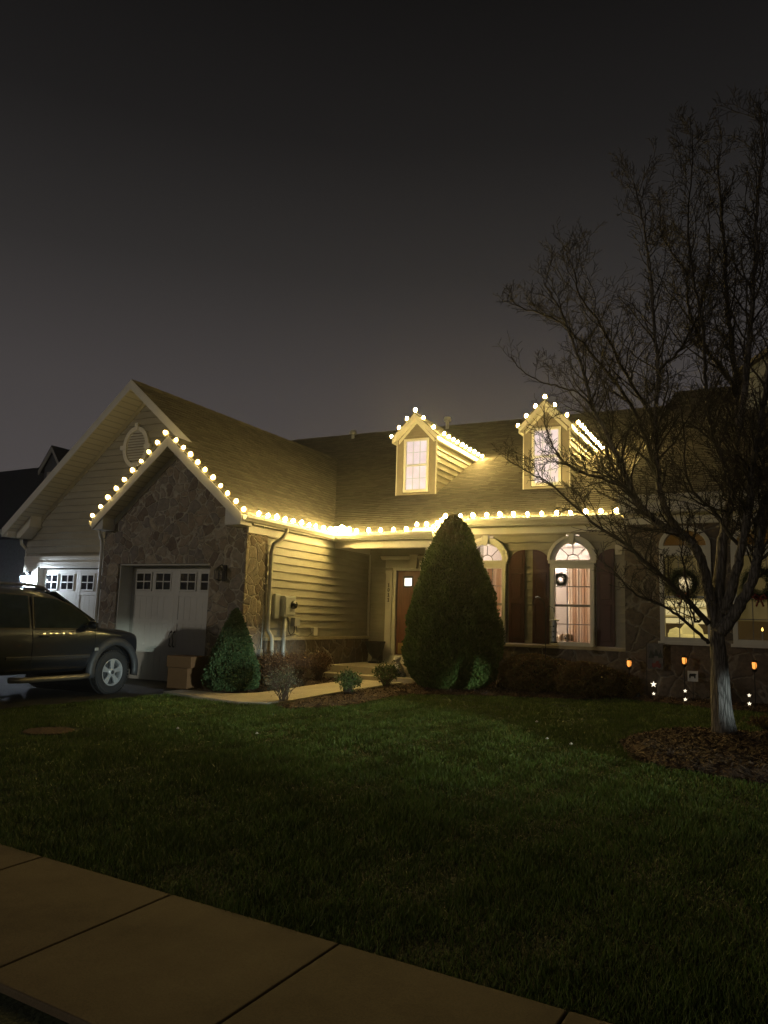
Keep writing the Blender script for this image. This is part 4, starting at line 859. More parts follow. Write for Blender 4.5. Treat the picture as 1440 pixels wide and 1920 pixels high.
for i, c in enumerate(WC):
    mb = MB(); y0, y1 = YW - .05, YW + .12
    for s in (-1, 1): a, b = sorted((c + s * .375, c + s * .46)); mb.box(a, b, y0, y1, 1.15, 3.0)
    mb.box(c - .375, c + .375, y0 + .002, y1, 1.15, 1.26); mb.box(c - .375, c + .375, y0 + .002, y1, 2.80, 2.99); mb.box(c - .375, c + .375, y0 + .03, y1, 1.99, 2.04); mb.box(c - .50, c + .50, y0 - .03, y0 + .05, 1.12, 1.18)
    N = 14
    for k in range(N):
        a, b = math.pi * k / N, math.pi * (k + 1) / N
        P = lambda q, e: (c + (.46 - e) * math.cos(q), 2.99 + (.38 - e) * math.sin(q))
        mb.prism([P(a, 0), P(b, 0), P(b, .08), P(a, .08)], 'y', y0 - .0, y1)
    w = mb.build('window', 'trim', wing, bevel=.004)
    mb = MB(); mb.box(c - .125 - .008, c - .125 + .008, YW + .06, YW + .075, 1.26, 2.8); mb.box(c + .125 - .008, c + .125 + .008, YW + .06, YW + .075, 1.26, 2.8); mb.box(c - .375, c + .375, YW + .06, YW + .075, 1.62, 1.636); mb.box(c - .375, c + .375, YW + .06, YW + .075, 2.4, 2.416); mb.box(c - .008, c + .008, YW + .06, YW + .075, 2.99, 3.3); mb.build('muntin', 'muntin', w)
    mb = MB(); mb.box(c - .38, c + .38, YW + .10, YW + .104, 1.2, 2.85); mb.prism([(c - .4, 2.95)] + [(c - .4 * math.cos(math.pi * k / 10), 2.99 + .32 * math.sin(math.pi * k / 10)) for k in range(11)] + [(c + .4, 2.95)], 'y', YW + .10, YW + .104); mb.build('glass', 'glass', w)
    mb = MB(); mb.box(c - .43, c + .43, YW + .22, YW + .23, 1.52 if i == 0 else 1.6, 2.02); mb.build('blind', 'blind' if i == 0 else 'blind_dim', w)
    mb = MB(); mb.box(c - .43, c + .43, YW + .225, YW + .235, 2.02, 2.9); mb.build('blind', 'blind_dim', w)
    mb = MB(); mb.prism([(c - .43, 2.9)] + [(c - .43 * math.cos(math.pi * k / 10), 2.99 + .33 * math.sin(math.pi * k / 10)) for k in range(11)] + [(c + .43, 2.9)], 'y', YW + .21, YW + .22); mb.build('transom_glass', 'amber', w)
    if i == 0:
        mb = MB(); mb.box(c - .36, c + .36, YW + .24, YW + .5, 1.19, 1.33); mb.lathe([(.22, 0), (.2, .1), (.12, .2), (0, .24)], (c + .05, YW + .4, 1.32), 14); mb.lathe([(.15, 0), (.12, .08), (0, .13)], (c - .22, YW + .38, 1.32), 12); mb.build('snow_village', 'snow', wing, smooth=True)
        mb = MB(); mb.box(c - .14, c + .1, YW + .225, YW + .236, 2.12, 2.42); mb.build('lamp_glow', 'bright', w)
    if i == 1:
        mb = MB(); mb.lathe([(.014, 0), (.014, .16), (0, .16)], (c + .02, YW + .17, 1.26), 8); cdl = mb.build('window_candle', 'white', wing); mb = MB(); mb.lathe([(0, 0), (.018, .02), (.012, .05), (0, .075)], (c + .02, YW + .17, 1.42), 8); mb.build('flame', 'flame', cdl, smooth=True)
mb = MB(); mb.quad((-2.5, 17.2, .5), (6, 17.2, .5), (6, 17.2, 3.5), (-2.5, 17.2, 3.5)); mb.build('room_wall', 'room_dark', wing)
# left-hand neighbour far behind
far = thing('distant_house', (-50, 38, 0), 'dark neighbouring house with a dormer, far left behind the garage gable', 'house')
mb = MB(); mb.box(-64, -36, 34.5, 44, 0, 6.2); mb.build('wall', 'farwall', far); mb = MB(); mb.slab((-66, 33.6, 6), (-34, 33.6, 6), (-38, 38.2, 11.9), (-54, 38.2, 11.6), (0, 0, -.2)); mb.slab((-66, 33.6, 6), (-54, 38.2, 11.6), (-54, 42, 10), (-66, 44, 6), (0, 0, -.2)); mb.build('roof', 'dark_roof', far)
def fardormer(xc, y, ze, w, zap):
    mb = MB(); mb.prism([(xc - w, ze - 3), (xc + w, ze - 3), (xc + w, ze), (xc, zap - .15), (xc - w, ze)], 'y', y, y + 6); d = mb.build('dormer', 'farwall', far)
    mb = MB(); mb.prism([(xc - w - .25, ze - .2), (xc, zap), (xc + w + .25, ze - .2), (xc + w + .22, ze - .5), (xc, zap - .32), (xc - w - .22, ze - .5)], 'y', y - .3, y - .22); mb.build('rake_board', 'trim', d)
    mb = MB()
    for s in (-1, 1): mb.slab((xc + s * (w + .3), y - .32, ze - .22), (xc, y - .32, zap + .05), (xc, y + 6, zap + .05), (xc + s * (w + .3), y + 6, ze - .22), (0, 0, -.06))
    mb.build('dormer_roof', 'dark_roof', d); mb = MB(); mb.box(xc - .55, xc + .5, y - .05, y + .01, ze - 2.2, ze - .3); mb.build('window_frame', 'trim', d)
fardormer(-41.6, 34, 10.5, .85, 11.85)

# ------------------------------------------------------------------ shrubs
def foliage(name, label, cat, c, h, prof, n, leaf, matname, seed, lump=.10, core=True, up=.35, thick=.22, group=None, aspect=.45, fan=1.0, flat=False):
    """a leafy body of revolution: thousands of small leaf-sized blades spread through the outer shell, over a dark core and stem"""
    rr = np.random.default_rng(seed); r_ = random.Random(seed)
    cx, cy = c; z0 = gz(cy) + .03
    t_ = thing(name, (cx, cy, z0), label, cat, group)
    zs = np.array([p[0] for p in prof]); rs = np.array([p[1] for p in prof])
    u = rr.uniform(0, 1, n * 3); z = u; rad = np.interp(z, zs, rs); keep = rr.uniform(0, 1, len(z)) < rad / rs.max() + .12
    z, rad = z[keep][:n], rad[keep][:n]; n = len(z); th = rr.uniform(0, 2 * np.pi, n)
    ph = [r_.uniform(0, 6.28) for _ in range(6)]
    lm = 1 + lump * (np.sin(3 * th + 9 * z + ph[0]) * np.sin(11 * z + ph[1]) + .7 * np.sin(7 * th - 13 * z + ph[2]) + .6 * np.sin(13 * th + 29 * z + ph[3]) * np.sin(5 * th + ph[4]) + .5 * np.sin(23 * z + 17 * th + ph[5]))
    depth = rr.uniform(0, 1, n) ** 1.6 * thick
    rr_ = rad * lm * (1 - depth) + rr.normal(0, .012, n)
    X = rr_ * np.cos(th); Y = rr_ * np.sin(th); Z = z * h
    out = np.stack([np.cos(th), np.sin(th), np.full(n, up)], 1) + rr.normal(0, .45 * fan, (n, 3)); out[:, 2] += up; out /= np.linalg.norm(out, axis=1)[:, None]
    side = np.cross(out, rr.normal(0, 1, (n, 3))); side /= np.linalg.norm(side, axis=1)[:, None]
    L = leaf * rr.uniform(.5, 1.4, n)[:, None]; W = L * aspect
    P = np.stack([X, Y, Z], 1) + np.array([cx, cy, z0])
    V = np.stack([P - side * W * .3, P + out * L * .5 - side * W, P + out * L, P + out * L * .5 + side * W], 1).reshape(-1, 3)
    if flat: pass
    np_mesh('foliage', V, np.arange(4 * n).reshape(-1, 4), matname, t_)
    if core:
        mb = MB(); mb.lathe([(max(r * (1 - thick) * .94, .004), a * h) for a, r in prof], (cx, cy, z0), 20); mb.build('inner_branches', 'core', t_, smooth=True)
    mb = MB(); mb.tube([(cx, cy, z0 - .05), (cx, cy, z0 + h * .3)], .04 if h > 1 else .015, 6); mb.build('stem', 'twig', t_)
    return t_
arb = foliage('arborvitae', 'tall teardrop arborvitae hiding the right half of the front door', 'shrub', (-5.86, 14.62), 3.46, [(0, .54), (.05, .77), (.13, .90), (.24, .95), (.39, .88), (.55, .75), (.66, .63), (.77, .49), (.87, .36), (.94, .23), (.98, .12), (1, .03)], 130000, .055, 'arbor', 5, lump=.075, up=.8, thick=.22, fan=1.0, aspect=.24)
foliage('dwarf_spruce', 'small dense conical spruce in front of the garage stone corner', 'shrub', (-9.15, 11.86), 1.50, [(0, .38), (.05, .47), (.15, .50), (.3, .45), (.45, .37), (.6, .29), (.75, .20), (.87, .12), (.95, .06), (1, .01)], 34000, .032, 'spruce', 8, lump=.05, up=.5, thick=.16)
RND = [(0, .55), (.12, .86), (.35, 1.0), (.6, .95), (.8, .74), (.93, .42), (1, .08)]
def roundbush(c, r, h, mat_, n, leaf, label, seed, **k): return foliage(k.pop('name', 'round_shrub'), label, 'shrub', c, h, [(a, b * r) for a, b in RND], n, leaf, mat_, seed, **k)
roundbush((-3.30, 15.12), .62, .62, 'russet_round', 26000, .035, 'low round brown shrub under the right arched window', 11, group='low shrubs in the bed', thick=.2)
roundbush((-4.35, 15.15), .60, .72, 'russet_round', 24000, .035, 'low russet shrub beside the tall arborvitae', 12, group='low shrubs in the bed', lump=.13, thick=.25)
roundbush((-3.95, 15.65), .5, .62, 'russet_round', 14000, .035, 'low shrub between the two round ones, close to the wall', 13, group='low shrubs in the bed')
roundbush((-2.62, 15.35), .30, .42, 'russet_round', 7000, .03, 'smallest dark shrub left of the first torch', 14, group='low shrubs in the bed')
def twiggy(name, label, c, h, spread, n, matl, leafn, leaf, seed, group=None, vase=False):
    """many thin stems fanning from the ground, with small leaves at their ends"""
    rr = random.Random(seed); cx, cy = c; z0 = gz(cy) + .04; t_ = thing(name, (cx, cy, z0), label, 'shrub', group); mb = MB(); tips = []
    for i in range(n):
        a = rr.uniform(0, 6.28); s = spread * math.sqrt(rr.uniform(.02, 1)); hh = h * rr.uniform(.75, 1.05) * (1 - .35 * (s / spread) ** 2)
        p0 = Vector((cx + rr.uniform(-.05, .05), cy + rr.uniform(-.05, .05), z0 - .03)); p2 = Vector((cx + s * math.cos(a), cy + s * math.sin(a), z0 + hh)); p1 = p0.lerp(p2, .5) + Vector((-.12 * s * math.cos(a), -.12 * s * math.sin(a), .04 * h))
        mb.tube([p0, p1, p2], [.006, .004, .002], 4, cap=False)
        for k in range(5):
            f = rr.uniform(.35, .95); q = p1.lerp(p2, f) if f > .5 else p0.lerp(p1, f * 2); e_ = q + Vector((rr.uniform(-1, 1), rr.uniform(-1, 1), rr.uniform(.1, 1))) * h * .16
            mb.tube([q, e_], [.003, .0015], 3, cap=False); tips.append(e_); tips.append(q)
        tips.append(p2); tips.append(p1.lerp(p2, .7))
    mb.build('stem', 'twig', t_)
    r2_ = np.random.default_rng(seed); T = np.array(tips); idx = r2_.integers(0, len(T), leafn); P = T[idx] + r2_.normal(0, .035 * h / .5, (leafn, 3)); P = P[P[:, 2] > z0 + .03]; m = len(P)
    o_ = r2_.normal(0, 1, (m, 3)); o_ /= np.linalg.norm(o_, axis=1)[:, None]; s_ = np.cross(o_, r2_.normal(0, 1, (m, 3))); s_ /= np.linalg.norm(s_, axis=1)[:, None]; L = leaf * r2_.uniform(.5, 1.4, (m, 1))
    V = np.stack([P, P + o_ * L * .5 + s_ * L * .3, P + o_ * L, P + o_ * L * .5 - s_ * L * .3], 1).reshape(-1, 3)
    np_mesh('foliage', V, np.arange(4 * m).reshape(-1, 4), matl, t_)
g_ = 'russet twiggy shrubs along the garage side wall'
twiggy('spirea_shrub', 'russet twiggy shrub nearest the small spruce', (-8.66, 12.55), .68, .36, 100, 'spirea', 4600, .030, 21, g_)
twiggy('spirea_shrub', 'middle russet twiggy shrub below the electric meter', (-8.74, 13.42), .64, .31, 90, 'spirea', 4000, .030, 22, g_)
twiggy('spirea_shrub', 'russet twiggy shrub next to the porch step', (-8.74, 14.25), .60, .30, 90, 'spirea', 4000, .028, 23, g_)
twiggy('barberry_shrub', 'open grey-green shrub fanning over the near edge of the walkway', (-7.45, 11.08), .56, .38, 46, 'pale_leaf', 1400, .026, 24)
twiggy('nandina_shrub', 'leafy green shrub on the mulch, nearer the camera of the two green ones', (-7.05, 12.55), .40, .25, 60, 'nandina', 2200, .042, 25, 'green leafy shrubs beside the walkway')
twiggy('nandina_shrub', 'leafy green shrub on the mulch, nearer the porch step of the two green ones', (-6.98, 13.95), .46, .27, 60, 'nandina', 2300, .042, 26, 'green leafy shrubs beside the walkway')
twiggy('bare_shrub', 'bare twiggy shrub at the foot of the stone wing', (-.98, 15.25), .5, .3, 40, 'spirea', 500, .02, 27)
twiggy('ground_shrub', 'low dark shrub behind the tree trunk on the right', (-.12, 12.3), .20, .42, 70, 'russet_round', 1800, .03, 28)

# ------------------------------------------------------------------ bare tree
LIMBS = [
    ('T', [(-0.67, 11.42, -0.01), (-0.7, 11.4, 0.38), (-0.71, 11.38, 0.8), (-0.72, 11.37, 1.12), (-0.73, 11.35, 1.36), (-0.71, 11.37, 1.60), (-0.70, 11.39, 1.85)], 0.142, 0.070),
    ('E', [(-0.73, 11.35, 1.36), (-0.7, 11.4, 1.87), (-0.66, 11.44, 2.38), (-0.6, 11.49, 2.82), (-0.5, 11.53, 3.27), (-0.44, 11.58, 3.8), (-0.39, 11.62, 4.42), (-0.42, 11.67, 5.06), (-0.46, 11.72, 5.72), (-0.5, 11.76, 6.39), (-0.51, 11.81, 7.16), (-0.55, 11.85, 7.96), (-0.57, 11.9, 8.6)], 0.10, 0.012),
    ('E2', [(-0.39, 11.45, 4.22), (-0.3, 11.41, 4.66), (-0.24, 11.38, 5.26), (-0.16, 11.34, 5.93), (-0.1, 11.31, 6.6), (-0.05, 11.27, 7.37), (0.03, 11.24, 8.05), (0.03, 11.2, 8.76)], 0.06, 0.01),
    ('F', [(-0.69, 11.3, 1.4), (-0.48, 11.26, 1.69), (-0.31, 11.21, 2.0), (-0.22, 11.17, 2.35), (-0.13, 11.12, 2.83), (-0.02, 11.08, 3.39), (0.13, 11.03, 4.08), (0.26, 10.99, 4.91), (0.35, 10.94, 5.76), (0.42, 10.9, 6.92)], 0.1, 0.015),
    ('H', [(-0.63, 11.3, 1.65), (-0.48, 11.22, 2.14), (-0.38, 11.14, 2.56), (-0.28, 11.07, 3.04), (-0.23, 10.99, 3.53), (-0.11, 10.91, 4.14), (0.0, 10.83, 4.75), (0.09, 10.76, 5.44), (0.15, 10.68, 6.27), (0.23, 10.6, 7.25)], 0.08, 0.012),
    ('C', [(-0.72, 11.35, 1.44), (-0.79, 11.32, 1.79), (-0.84, 11.3, 2.05), (-0.91, 11.27, 2.39), (-1.04, 11.24, 2.63), (-1.22, 11.22, 2.75), (-1.41, 11.19, 2.86), (-1.61, 11.16, 3.05), (-1.73, 11.14, 3.22), (-1.82, 11.11, 3.49), (-1.99, 11.09, 3.94), (-2.15, 11.06, 4.28), (-2.28, 11.03, 4.53), (-2.37, 11.01, 4.93), (-2.46, 10.98, 5.26), (-2.59, 10.95, 5.7), (-2.74, 10.93, 6.1), (-2.98, 10.9, 6.55)], 0.09, 0.012),
    ('D', [(-0.99, 11.3, 2.59), (-1.2, 11.32, 2.81), (-1.36, 11.33, 3.09), (-1.42, 11.35, 3.36), (-1.46, 11.37, 3.75), (-1.49, 11.38, 4.09), (-1.46, 11.4, 4.62), (-1.43, 11.42, 5.16), (-1.47, 11.43, 5.85), (-1.51, 11.45, 6.55), (-1.57, 11.47, 7.13), (-1.65, 11.48, 7.76), (-1.74, 11.5, 8.19)], 0.065, 0.01),
    ('D2', [(-1.47, 11.4, 4.38), (-1.7, 11.52, 4.81), (-2.02, 11.63, 5.43), (-2.3, 11.75, 6.09), (-2.66, 11.87, 6.7), (-2.77, 11.98, 7.16), (-2.94, 12.1, 7.57)], 0.035, 0.008),
    ('D3', [(-1.43, 11.35, 3.51), (-1.6, 11.43, 4.11), (-1.9, 11.51, 4.83), (-2.27, 11.59, 5.37), (-2.76, 11.66, 6.04), (-3.14, 11.74, 6.37), (-3.59, 11.82, 6.61), (-3.84, 11.9, 6.84)], 0.04, 0.008),
    ('D4', [(-1.42, 11.4, 5.14), (-1.2, 11.5, 5.38), (-1.02, 11.6, 5.68), (-0.8, 11.7, 6.25), (-0.72, 11.8, 6.95), (-0.72, 11.9, 7.68)], 0.028, 0.008),
    ('G', [(-0.41, 11.6, 4.73), (-0.52, 11.67, 5.02), (-0.77, 11.75, 5.45), (-0.97, 11.82, 5.97), (-1.04, 11.9, 6.37), (-1.06, 11.97, 6.84), (-1.27, 12.05, 7.23), (-1.43, 12.12, 7.68), (-1.44, 12.2, 8.18)], 0.04, 0.008),
    ('K', [(-0.48, 11.6, 3.5), (-0.64, 11.53, 3.88), (-0.76, 11.45, 4.41), (-0.79, 11.38, 5.01), (-0.8, 11.3, 5.62), (-0.9, 11.22, 6.4), (-0.95, 11.15, 7.19), (-0.88, 11.07, 7.87), (-0.85, 11.0, 8.52)], 0.04, 0.006),
    ('A', [(-0.84, 11.35, 1.25), (-1.01, 11.24, 1.43), (-1.21, 11.13, 1.61), (-1.42, 11.02, 1.76), (-1.7, 10.92, 1.86), (-1.91, 10.81, 2.11), (-2.1, 10.7, 2.32)], 0.03, 0.008),
    ('B', [(-0.82, 11.3, 1.5), (-1.03, 11.22, 1.76), (-1.22, 11.14, 1.96), (-1.4, 11.06, 2.14), (-1.66, 10.98, 2.39), (-1.85, 10.9, 2.58), (-2.16, 10.82, 2.78), (-2.45, 10.74, 3.05), (-2.79, 10.66, 3.39), (-3.17, 10.58, 3.62), (-3.39, 10.5, 3.77)], 0.045, 0.008),
    ('B2', [(-1.73, 11.15, 3.23), (-1.85, 11.09, 3.37), (-2.16, 11.02, 3.51), (-2.43, 10.96, 3.6), (-2.6, 10.89, 3.71), (-2.78, 10.83, 3.92), (-2.9, 10.76, 4.24), (-2.93, 10.7, 4.57)], 0.035, 0.008),
    ('N', [(-2.27, 11.0, 4.52), (-2.43, 10.92, 4.75), (-2.72, 10.84, 4.88), (-3.01, 10.76, 4.97), (-3.28, 10.68, 5.18), (-3.39, 10.6, 5.34)], 0.02, 0.006),
    ('Q', [(-1.08, 11.3, 1.82), (-1.1, 11.23, 2.14), (-1.13, 11.15, 2.43), (-1.11, 11.07, 2.71), (-1.12, 11.0, 3.07)], 0.02, 0.006),
    ('Q2', [(-0.9, 11.3, 1.57), (-0.98, 11.2, 1.53), (-1.05, 11.1, 1.78), (-1.15, 11.0, 1.86)], 0.022, 0.008),
    ('S', [(-0.38, 11.3, 2.5), (-0.55, 11.25, 2.72), (-0.71, 11.2, 3.01), (-0.96, 11.15, 3.3), (-1.06, 11.1, 3.6), (-1.05, 11.05, 4.04), (-1.1, 11.0, 4.48)], 0.03, 0.008),
    ('S2', [(-0.26, 11.3, 2.72), (-0.15, 11.03, 3.03), (0.02, 10.77, 3.33), (0.26, 10.5, 3.67)], 0.03, 0.008),
    ('S3', [(-0.58, 11.3, 3.02), (-0.76, 11.03, 3.06), (-0.93, 10.77, 3.13), (-1.03, 10.5, 3.34)], 0.02, 0.006),
    ('U', [(-0.21, 11.3, 2.29), (-0.07, 10.9, 2.6), (0.18, 10.5, 2.88)], 0.03, 0.008),
    ('V', [(-1.77, 11.1, 3.3), (-1.95, 11.15, 3.58), (-2.11, 11.2, 3.92), (-2.04, 11.25, 4.32), (-2.12, 11.3, 4.82), (-2.32, 11.35, 5.36), (-2.45, 11.4, 6.07)], 0.02, 0.006),
]

tree = thing('bare_tree', (-.67, 11.42, 0), 'large bare deciduous tree with a forked trunk on the right', 'tree')
def smooth_path(P, k=4):
    P = [Vector(p) for p in P]; out = []
    for i in range(len(P) - 1):
        p0 = P[max(i - 1, 0)]; p1 = P[i]; p2 = P[i + 1]; p3 = P[min(i + 2, len(P) - 1)]
        for j in range(k):
            t = j / k; out.append(.5 * ((2 * p1) + (p2 - p0) * t + (2 * p0 - 5 * p1 + 4 * p2 - p3) * t * t + (3 * p1 - p0 - 3 * p2 + p3) * t ** 3))
    out.append(P[-1]); return out
tr_ = random.Random(3); tw = MB()
def wob(p, a): return p + Vector((tr_.uniform(-a, a), tr_.uniform(-a, a), tr_.uniform(-a, a)))
NTW = [0]
def shoot(p, d, L, r, lev):
    n = 6 if lev < 2 else 4 if lev == 2 else 3; pts = [p]; d = d.normalized(); q = p
    for i in range(n):
        c_ = .30 if lev < 2 else .20; d = (d + Vector((tr_.uniform(-c_, c_), tr_.uniform(-c_, c_), tr_.uniform(-.14, .26)))).normalized(); q = q + d * L / n; pts.append(q)
    rs = [r * (1 - .72 * i / n) for i in range(n + 1)]
    tw.tube(pts, [max(x, .0034) for x in rs], 5 if lev < 2 else 3, cap=False); NTW[0] += 1
    if lev >= 4: return
    k = {0: 8, 1: 8, 2: 6, 3: 0}[lev]
    for i in range(k):
        f = (.18 + .82 * (i + tr_.random()) / k) * n; a = int(min(f, n - 1e-3)); b = min(f - a, 1); pp = pts[a].lerp(pts[a + 1], b); dd = (pts[a + 1] - pts[a]).normalized()
        s = dd.orthogonal().normalized(); s.rotate(Matrix.Rotation(tr_.uniform(0, 6.28), 3, dd)); nd = dd * tr_.uniform(.3, 1.0) + s * tr_.uniform(.7, 1.1) + Vector((0, 0, .18))
        ln_ = L * tr_.uniform(.25, .62) * (1 - .35 * f / n) if lev < 3 else tr_.uniform(.02, .06)
        shoot(pp, nd, ln_, max(r * .5 * (1 - .5 * f / n), .003), lev + 1)
for nm, P, r0, r1 in LIMBS:
    r0 = r0 if nm == 'T' else r0 * .92; S = smooth_path(P, 5); n = len(S); rad = [r0 + (r1 - r0) * (i / (n - 1)) ** .8 for i in range(n)]
    amp = .012 if nm != 'T' else 0
    S = [S[0]] + [wob(p, amp) for p in S[1:]]
    mb = MB()
    if nm == 'T':
        rad = [r * (1 + .62 * math.exp(-i * .8)) for i, r in enumerate(rad)]; S[0] = S[0] - Vector((0, 0, .08))
        # slightly ridged trunk
        NS = 26; vs = []; 
        for i, (p, r) in enumerate(zip(S, rad)):
            for j in range(NS):
                a = 2 * math.pi * j / NS; rr_ = r * (1 + .05 * math.sin(4 * a + i * .2) + .035 * math.sin(9 * a - i * .3) + (.22 * max(0, math.sin(5 * a + 1)) * math.exp(-i * .7)))
                vs.append((p.x + rr_ * math.cos(a), p.y + rr_ * math.sin(a), p.z))
        fs = [(i * NS + j, i * NS + (j + 1) % NS, (i + 1) * NS + (j + 1) % NS, (i + 1) * NS + j) for i in range(n - 1) for j in range(NS)]; mb.add(vs, fs); mb.build('trunk', 'bark', tree, smooth=True); continue
    mb.tube(S, rad, 12 if r0 > .05 else 7); mb.build('branch', 'bark' if r0 > .05 else 'twigbark', tree, smooth=True)
    length = sum((b - a).length for a, b in zip(S, S[1:])); cnt = int(length * (8.5 if nm not in 'EF' else 7))
    for k in range(cnt):
        f = (.22 + .78 * (k + tr_.random()) / cnt) if r0 > .04 else (.08 + .92 * (k + tr_.random()) / cnt); f = min(f, .999) * (n - 1); a = int(f); p = S[a].lerp(S[a + 1], f - a); dd = (S[a + 1] - S[a]).normalized()
        s = dd.orthogonal().normalized(); s.rotate(Matrix.Rotation(tr_.uniform(0, 6.28), 3, dd)); rr_ = rad[a]
        frac = f / (n - 1); L = (1.5 - .75 * frac) * tr_.uniform(.35, 1.0) * (.8 if r0 < .03 else 1)
        if nm in ('A', 'B', 'Q', 'Q2', 'N', 'B2', 'V', 'D3'): L *= .7
        shoot(p, dd * tr_.uniform(.6, 1.1) + s * tr_.uniform(.6, 1.1) + Vector((0, 0, .5)), L, max(min(rr_ * .5, .016), .005), 1 if L > .42 else 2)
print('twigs', NTW[0], len(tw.f))
V = np.array([tuple(v) for v in tw.v], np.float32); F = np.array(tw.f, np.int32)
np_mesh('crown', V, F, 'twigbark', tree)
M_['car_glass'] = mat('tinted_car_glass', (.022, .034, .034), .03, bump=0); M_['alloy_dull'] = mat('brushed_step_bar', (.22, .20, .16), .45, .6, bump=0); M_['stonegrey'] = mat('grey_cast_stone', (.30, .29, .27), .8); M_['flagcloth'] = mat('pale_flag_cloth', (.14, .13, .13), .8, var=.3, scale=14, bump=0); M_['bow'] = mat('dark_red_ribbon', (.16, .012, .012), .5, bump=0); M_['shade_print'] = mat('dark_green_print', (.05, .06, .055), .8, bump=0); M_['fur_dark'] = mat('tan_dog_ear_fur', (.50, .34, .21), .9, bump=.4, bdist=.005, bscale=120)
# ------------------------------------------------------------------ parked car (drives toward the garage, +y)
def apply_mods(o):
    dg = bpy.context.evaluated_depsgraph_get(); me = bpy.data.meshes.new_from_object(o.evaluated_get(dg)); old = o.data; o.modifiers.clear(); o.data = me; return o
CX, CY, CZ = -11.55, 10.33, gz(10.15)            # centre line, front axle, ground
car = thing('parked_car', (CX, CY - 1.35, CZ), 'dark grey boxy SUV parked nose-in on the driveway', 'car')
def cw(x, y, z): return (CX + x, CY + y, CZ + z)
# stations: y, sill z, belt/hood edge z, centre z, half width at belt, half width at top, top z
st = [(-3.62, .62, 1.08, 1.10, .80, .66, 1.10), (-3.55, .50, 1.14, 1.72, .88, .64, 1.70), (-3.2, .42, 1.15, 1.82, .905, .66, 1.79), (-2.4, .40, 1.15, 1.84, .915, .67, 1.81), (-1.75, .40, 1.145, 1.82, .92, .67, 1.78), (-1.22, .40, 1.14, 1.78, .92, .665, 1.735),
      (-.92, .40, 1.135, 1.66, .92, .66, 1.61), (-.62, .40, 1.13, 1.48, .92, .665, 1.44), (-.32, .41, 1.125, 1.27, .918, .68, 1.25), (-.20, .42, 1.12, 1.185, .915, .70, 1.17), (.0, .43, 1.10, 1.165, .91, .70, 1.15), (.28, .44, 1.09, 1.145, .905, .70, 1.135), (.47, .47, 1.07, 1.125, .895, .68, 1.115), (.57, .49, 1.05, 1.10, .87, .65, 1.085), (.62, .50, 1.02, 1.05, .84, .62, 1.035), (.64, .56, .95, .96, .80, .60, .955)]
rows = []
for (y, zs_, zb_, zc, wb_, wt_, zt) in st:
    half = [(0, zs_), (wb_ * .80, zs_), (wb_ * .955, zs_ + .06), (wb_ + .0, zs_ + .24), (wb_ + .005, (zs_ + zb_) / 2 + .08), (wb_ - .008, zb_ - .06), (wb_ - .035, zb_), (wb_ + (wt_ - wb_) * .5 - .01, zb_ + (zt - zb_) * .52), (wt_ + .02, zt - .05 * min(1, (zt - zb_) / .3)), (wt_ - .06, zt + .01), (wt_ * .5, zc - .008), (0, zc)]
    full = half + [(-x, z) for x, z in reversed(half[1:-1])]
    rows.append([cw(x, y, z) for x, z in full])
NR = len(rows[0]); mb = MB(); mb.v = [p for r in rows for p in r]; mb.f = [(i * NR + j, i * NR + (j + 1) % NR, (i + 1) * NR + (j + 1) % NR, (i + 1) * NR + j) for i in range(len(rows) - 1) for j in range(NR)]
mb.f += [tuple(range(NR))[::-1], tuple((len(rows) - 1) * NR + j for j in range(NR))]; mb.m = [0] * len(mb.f)
body = mb.build('body', 'carpaint', car, smooth=True)
s_ = body.modifiers.new('s', 'SUBSURF'); s_.levels = 2; s_.render_levels = 2
cut = MB()
for ya in (0, -2.88): cut.lathe([(.445, -1.3), (.445, 1.3)], cw(0, ya, .42), 40, 'x')
cutter = cut.build('wheel_well_cut', 'carplastic', car)
bo = body.modifiers.new('b', 'BOOLEAN'); bo.object = cutter; bo.operation = 'DIFFERENCE'; bo.solver = 'EXACT'
apply_mods(body); bpy.data.objects.remove(cutter)
for ya in (0, -2.88): MB().lathe([(.44, -.80), (.44, .80)], cw(0, ya, .42), 28, 'x').build('wheel_well', 'black', car)
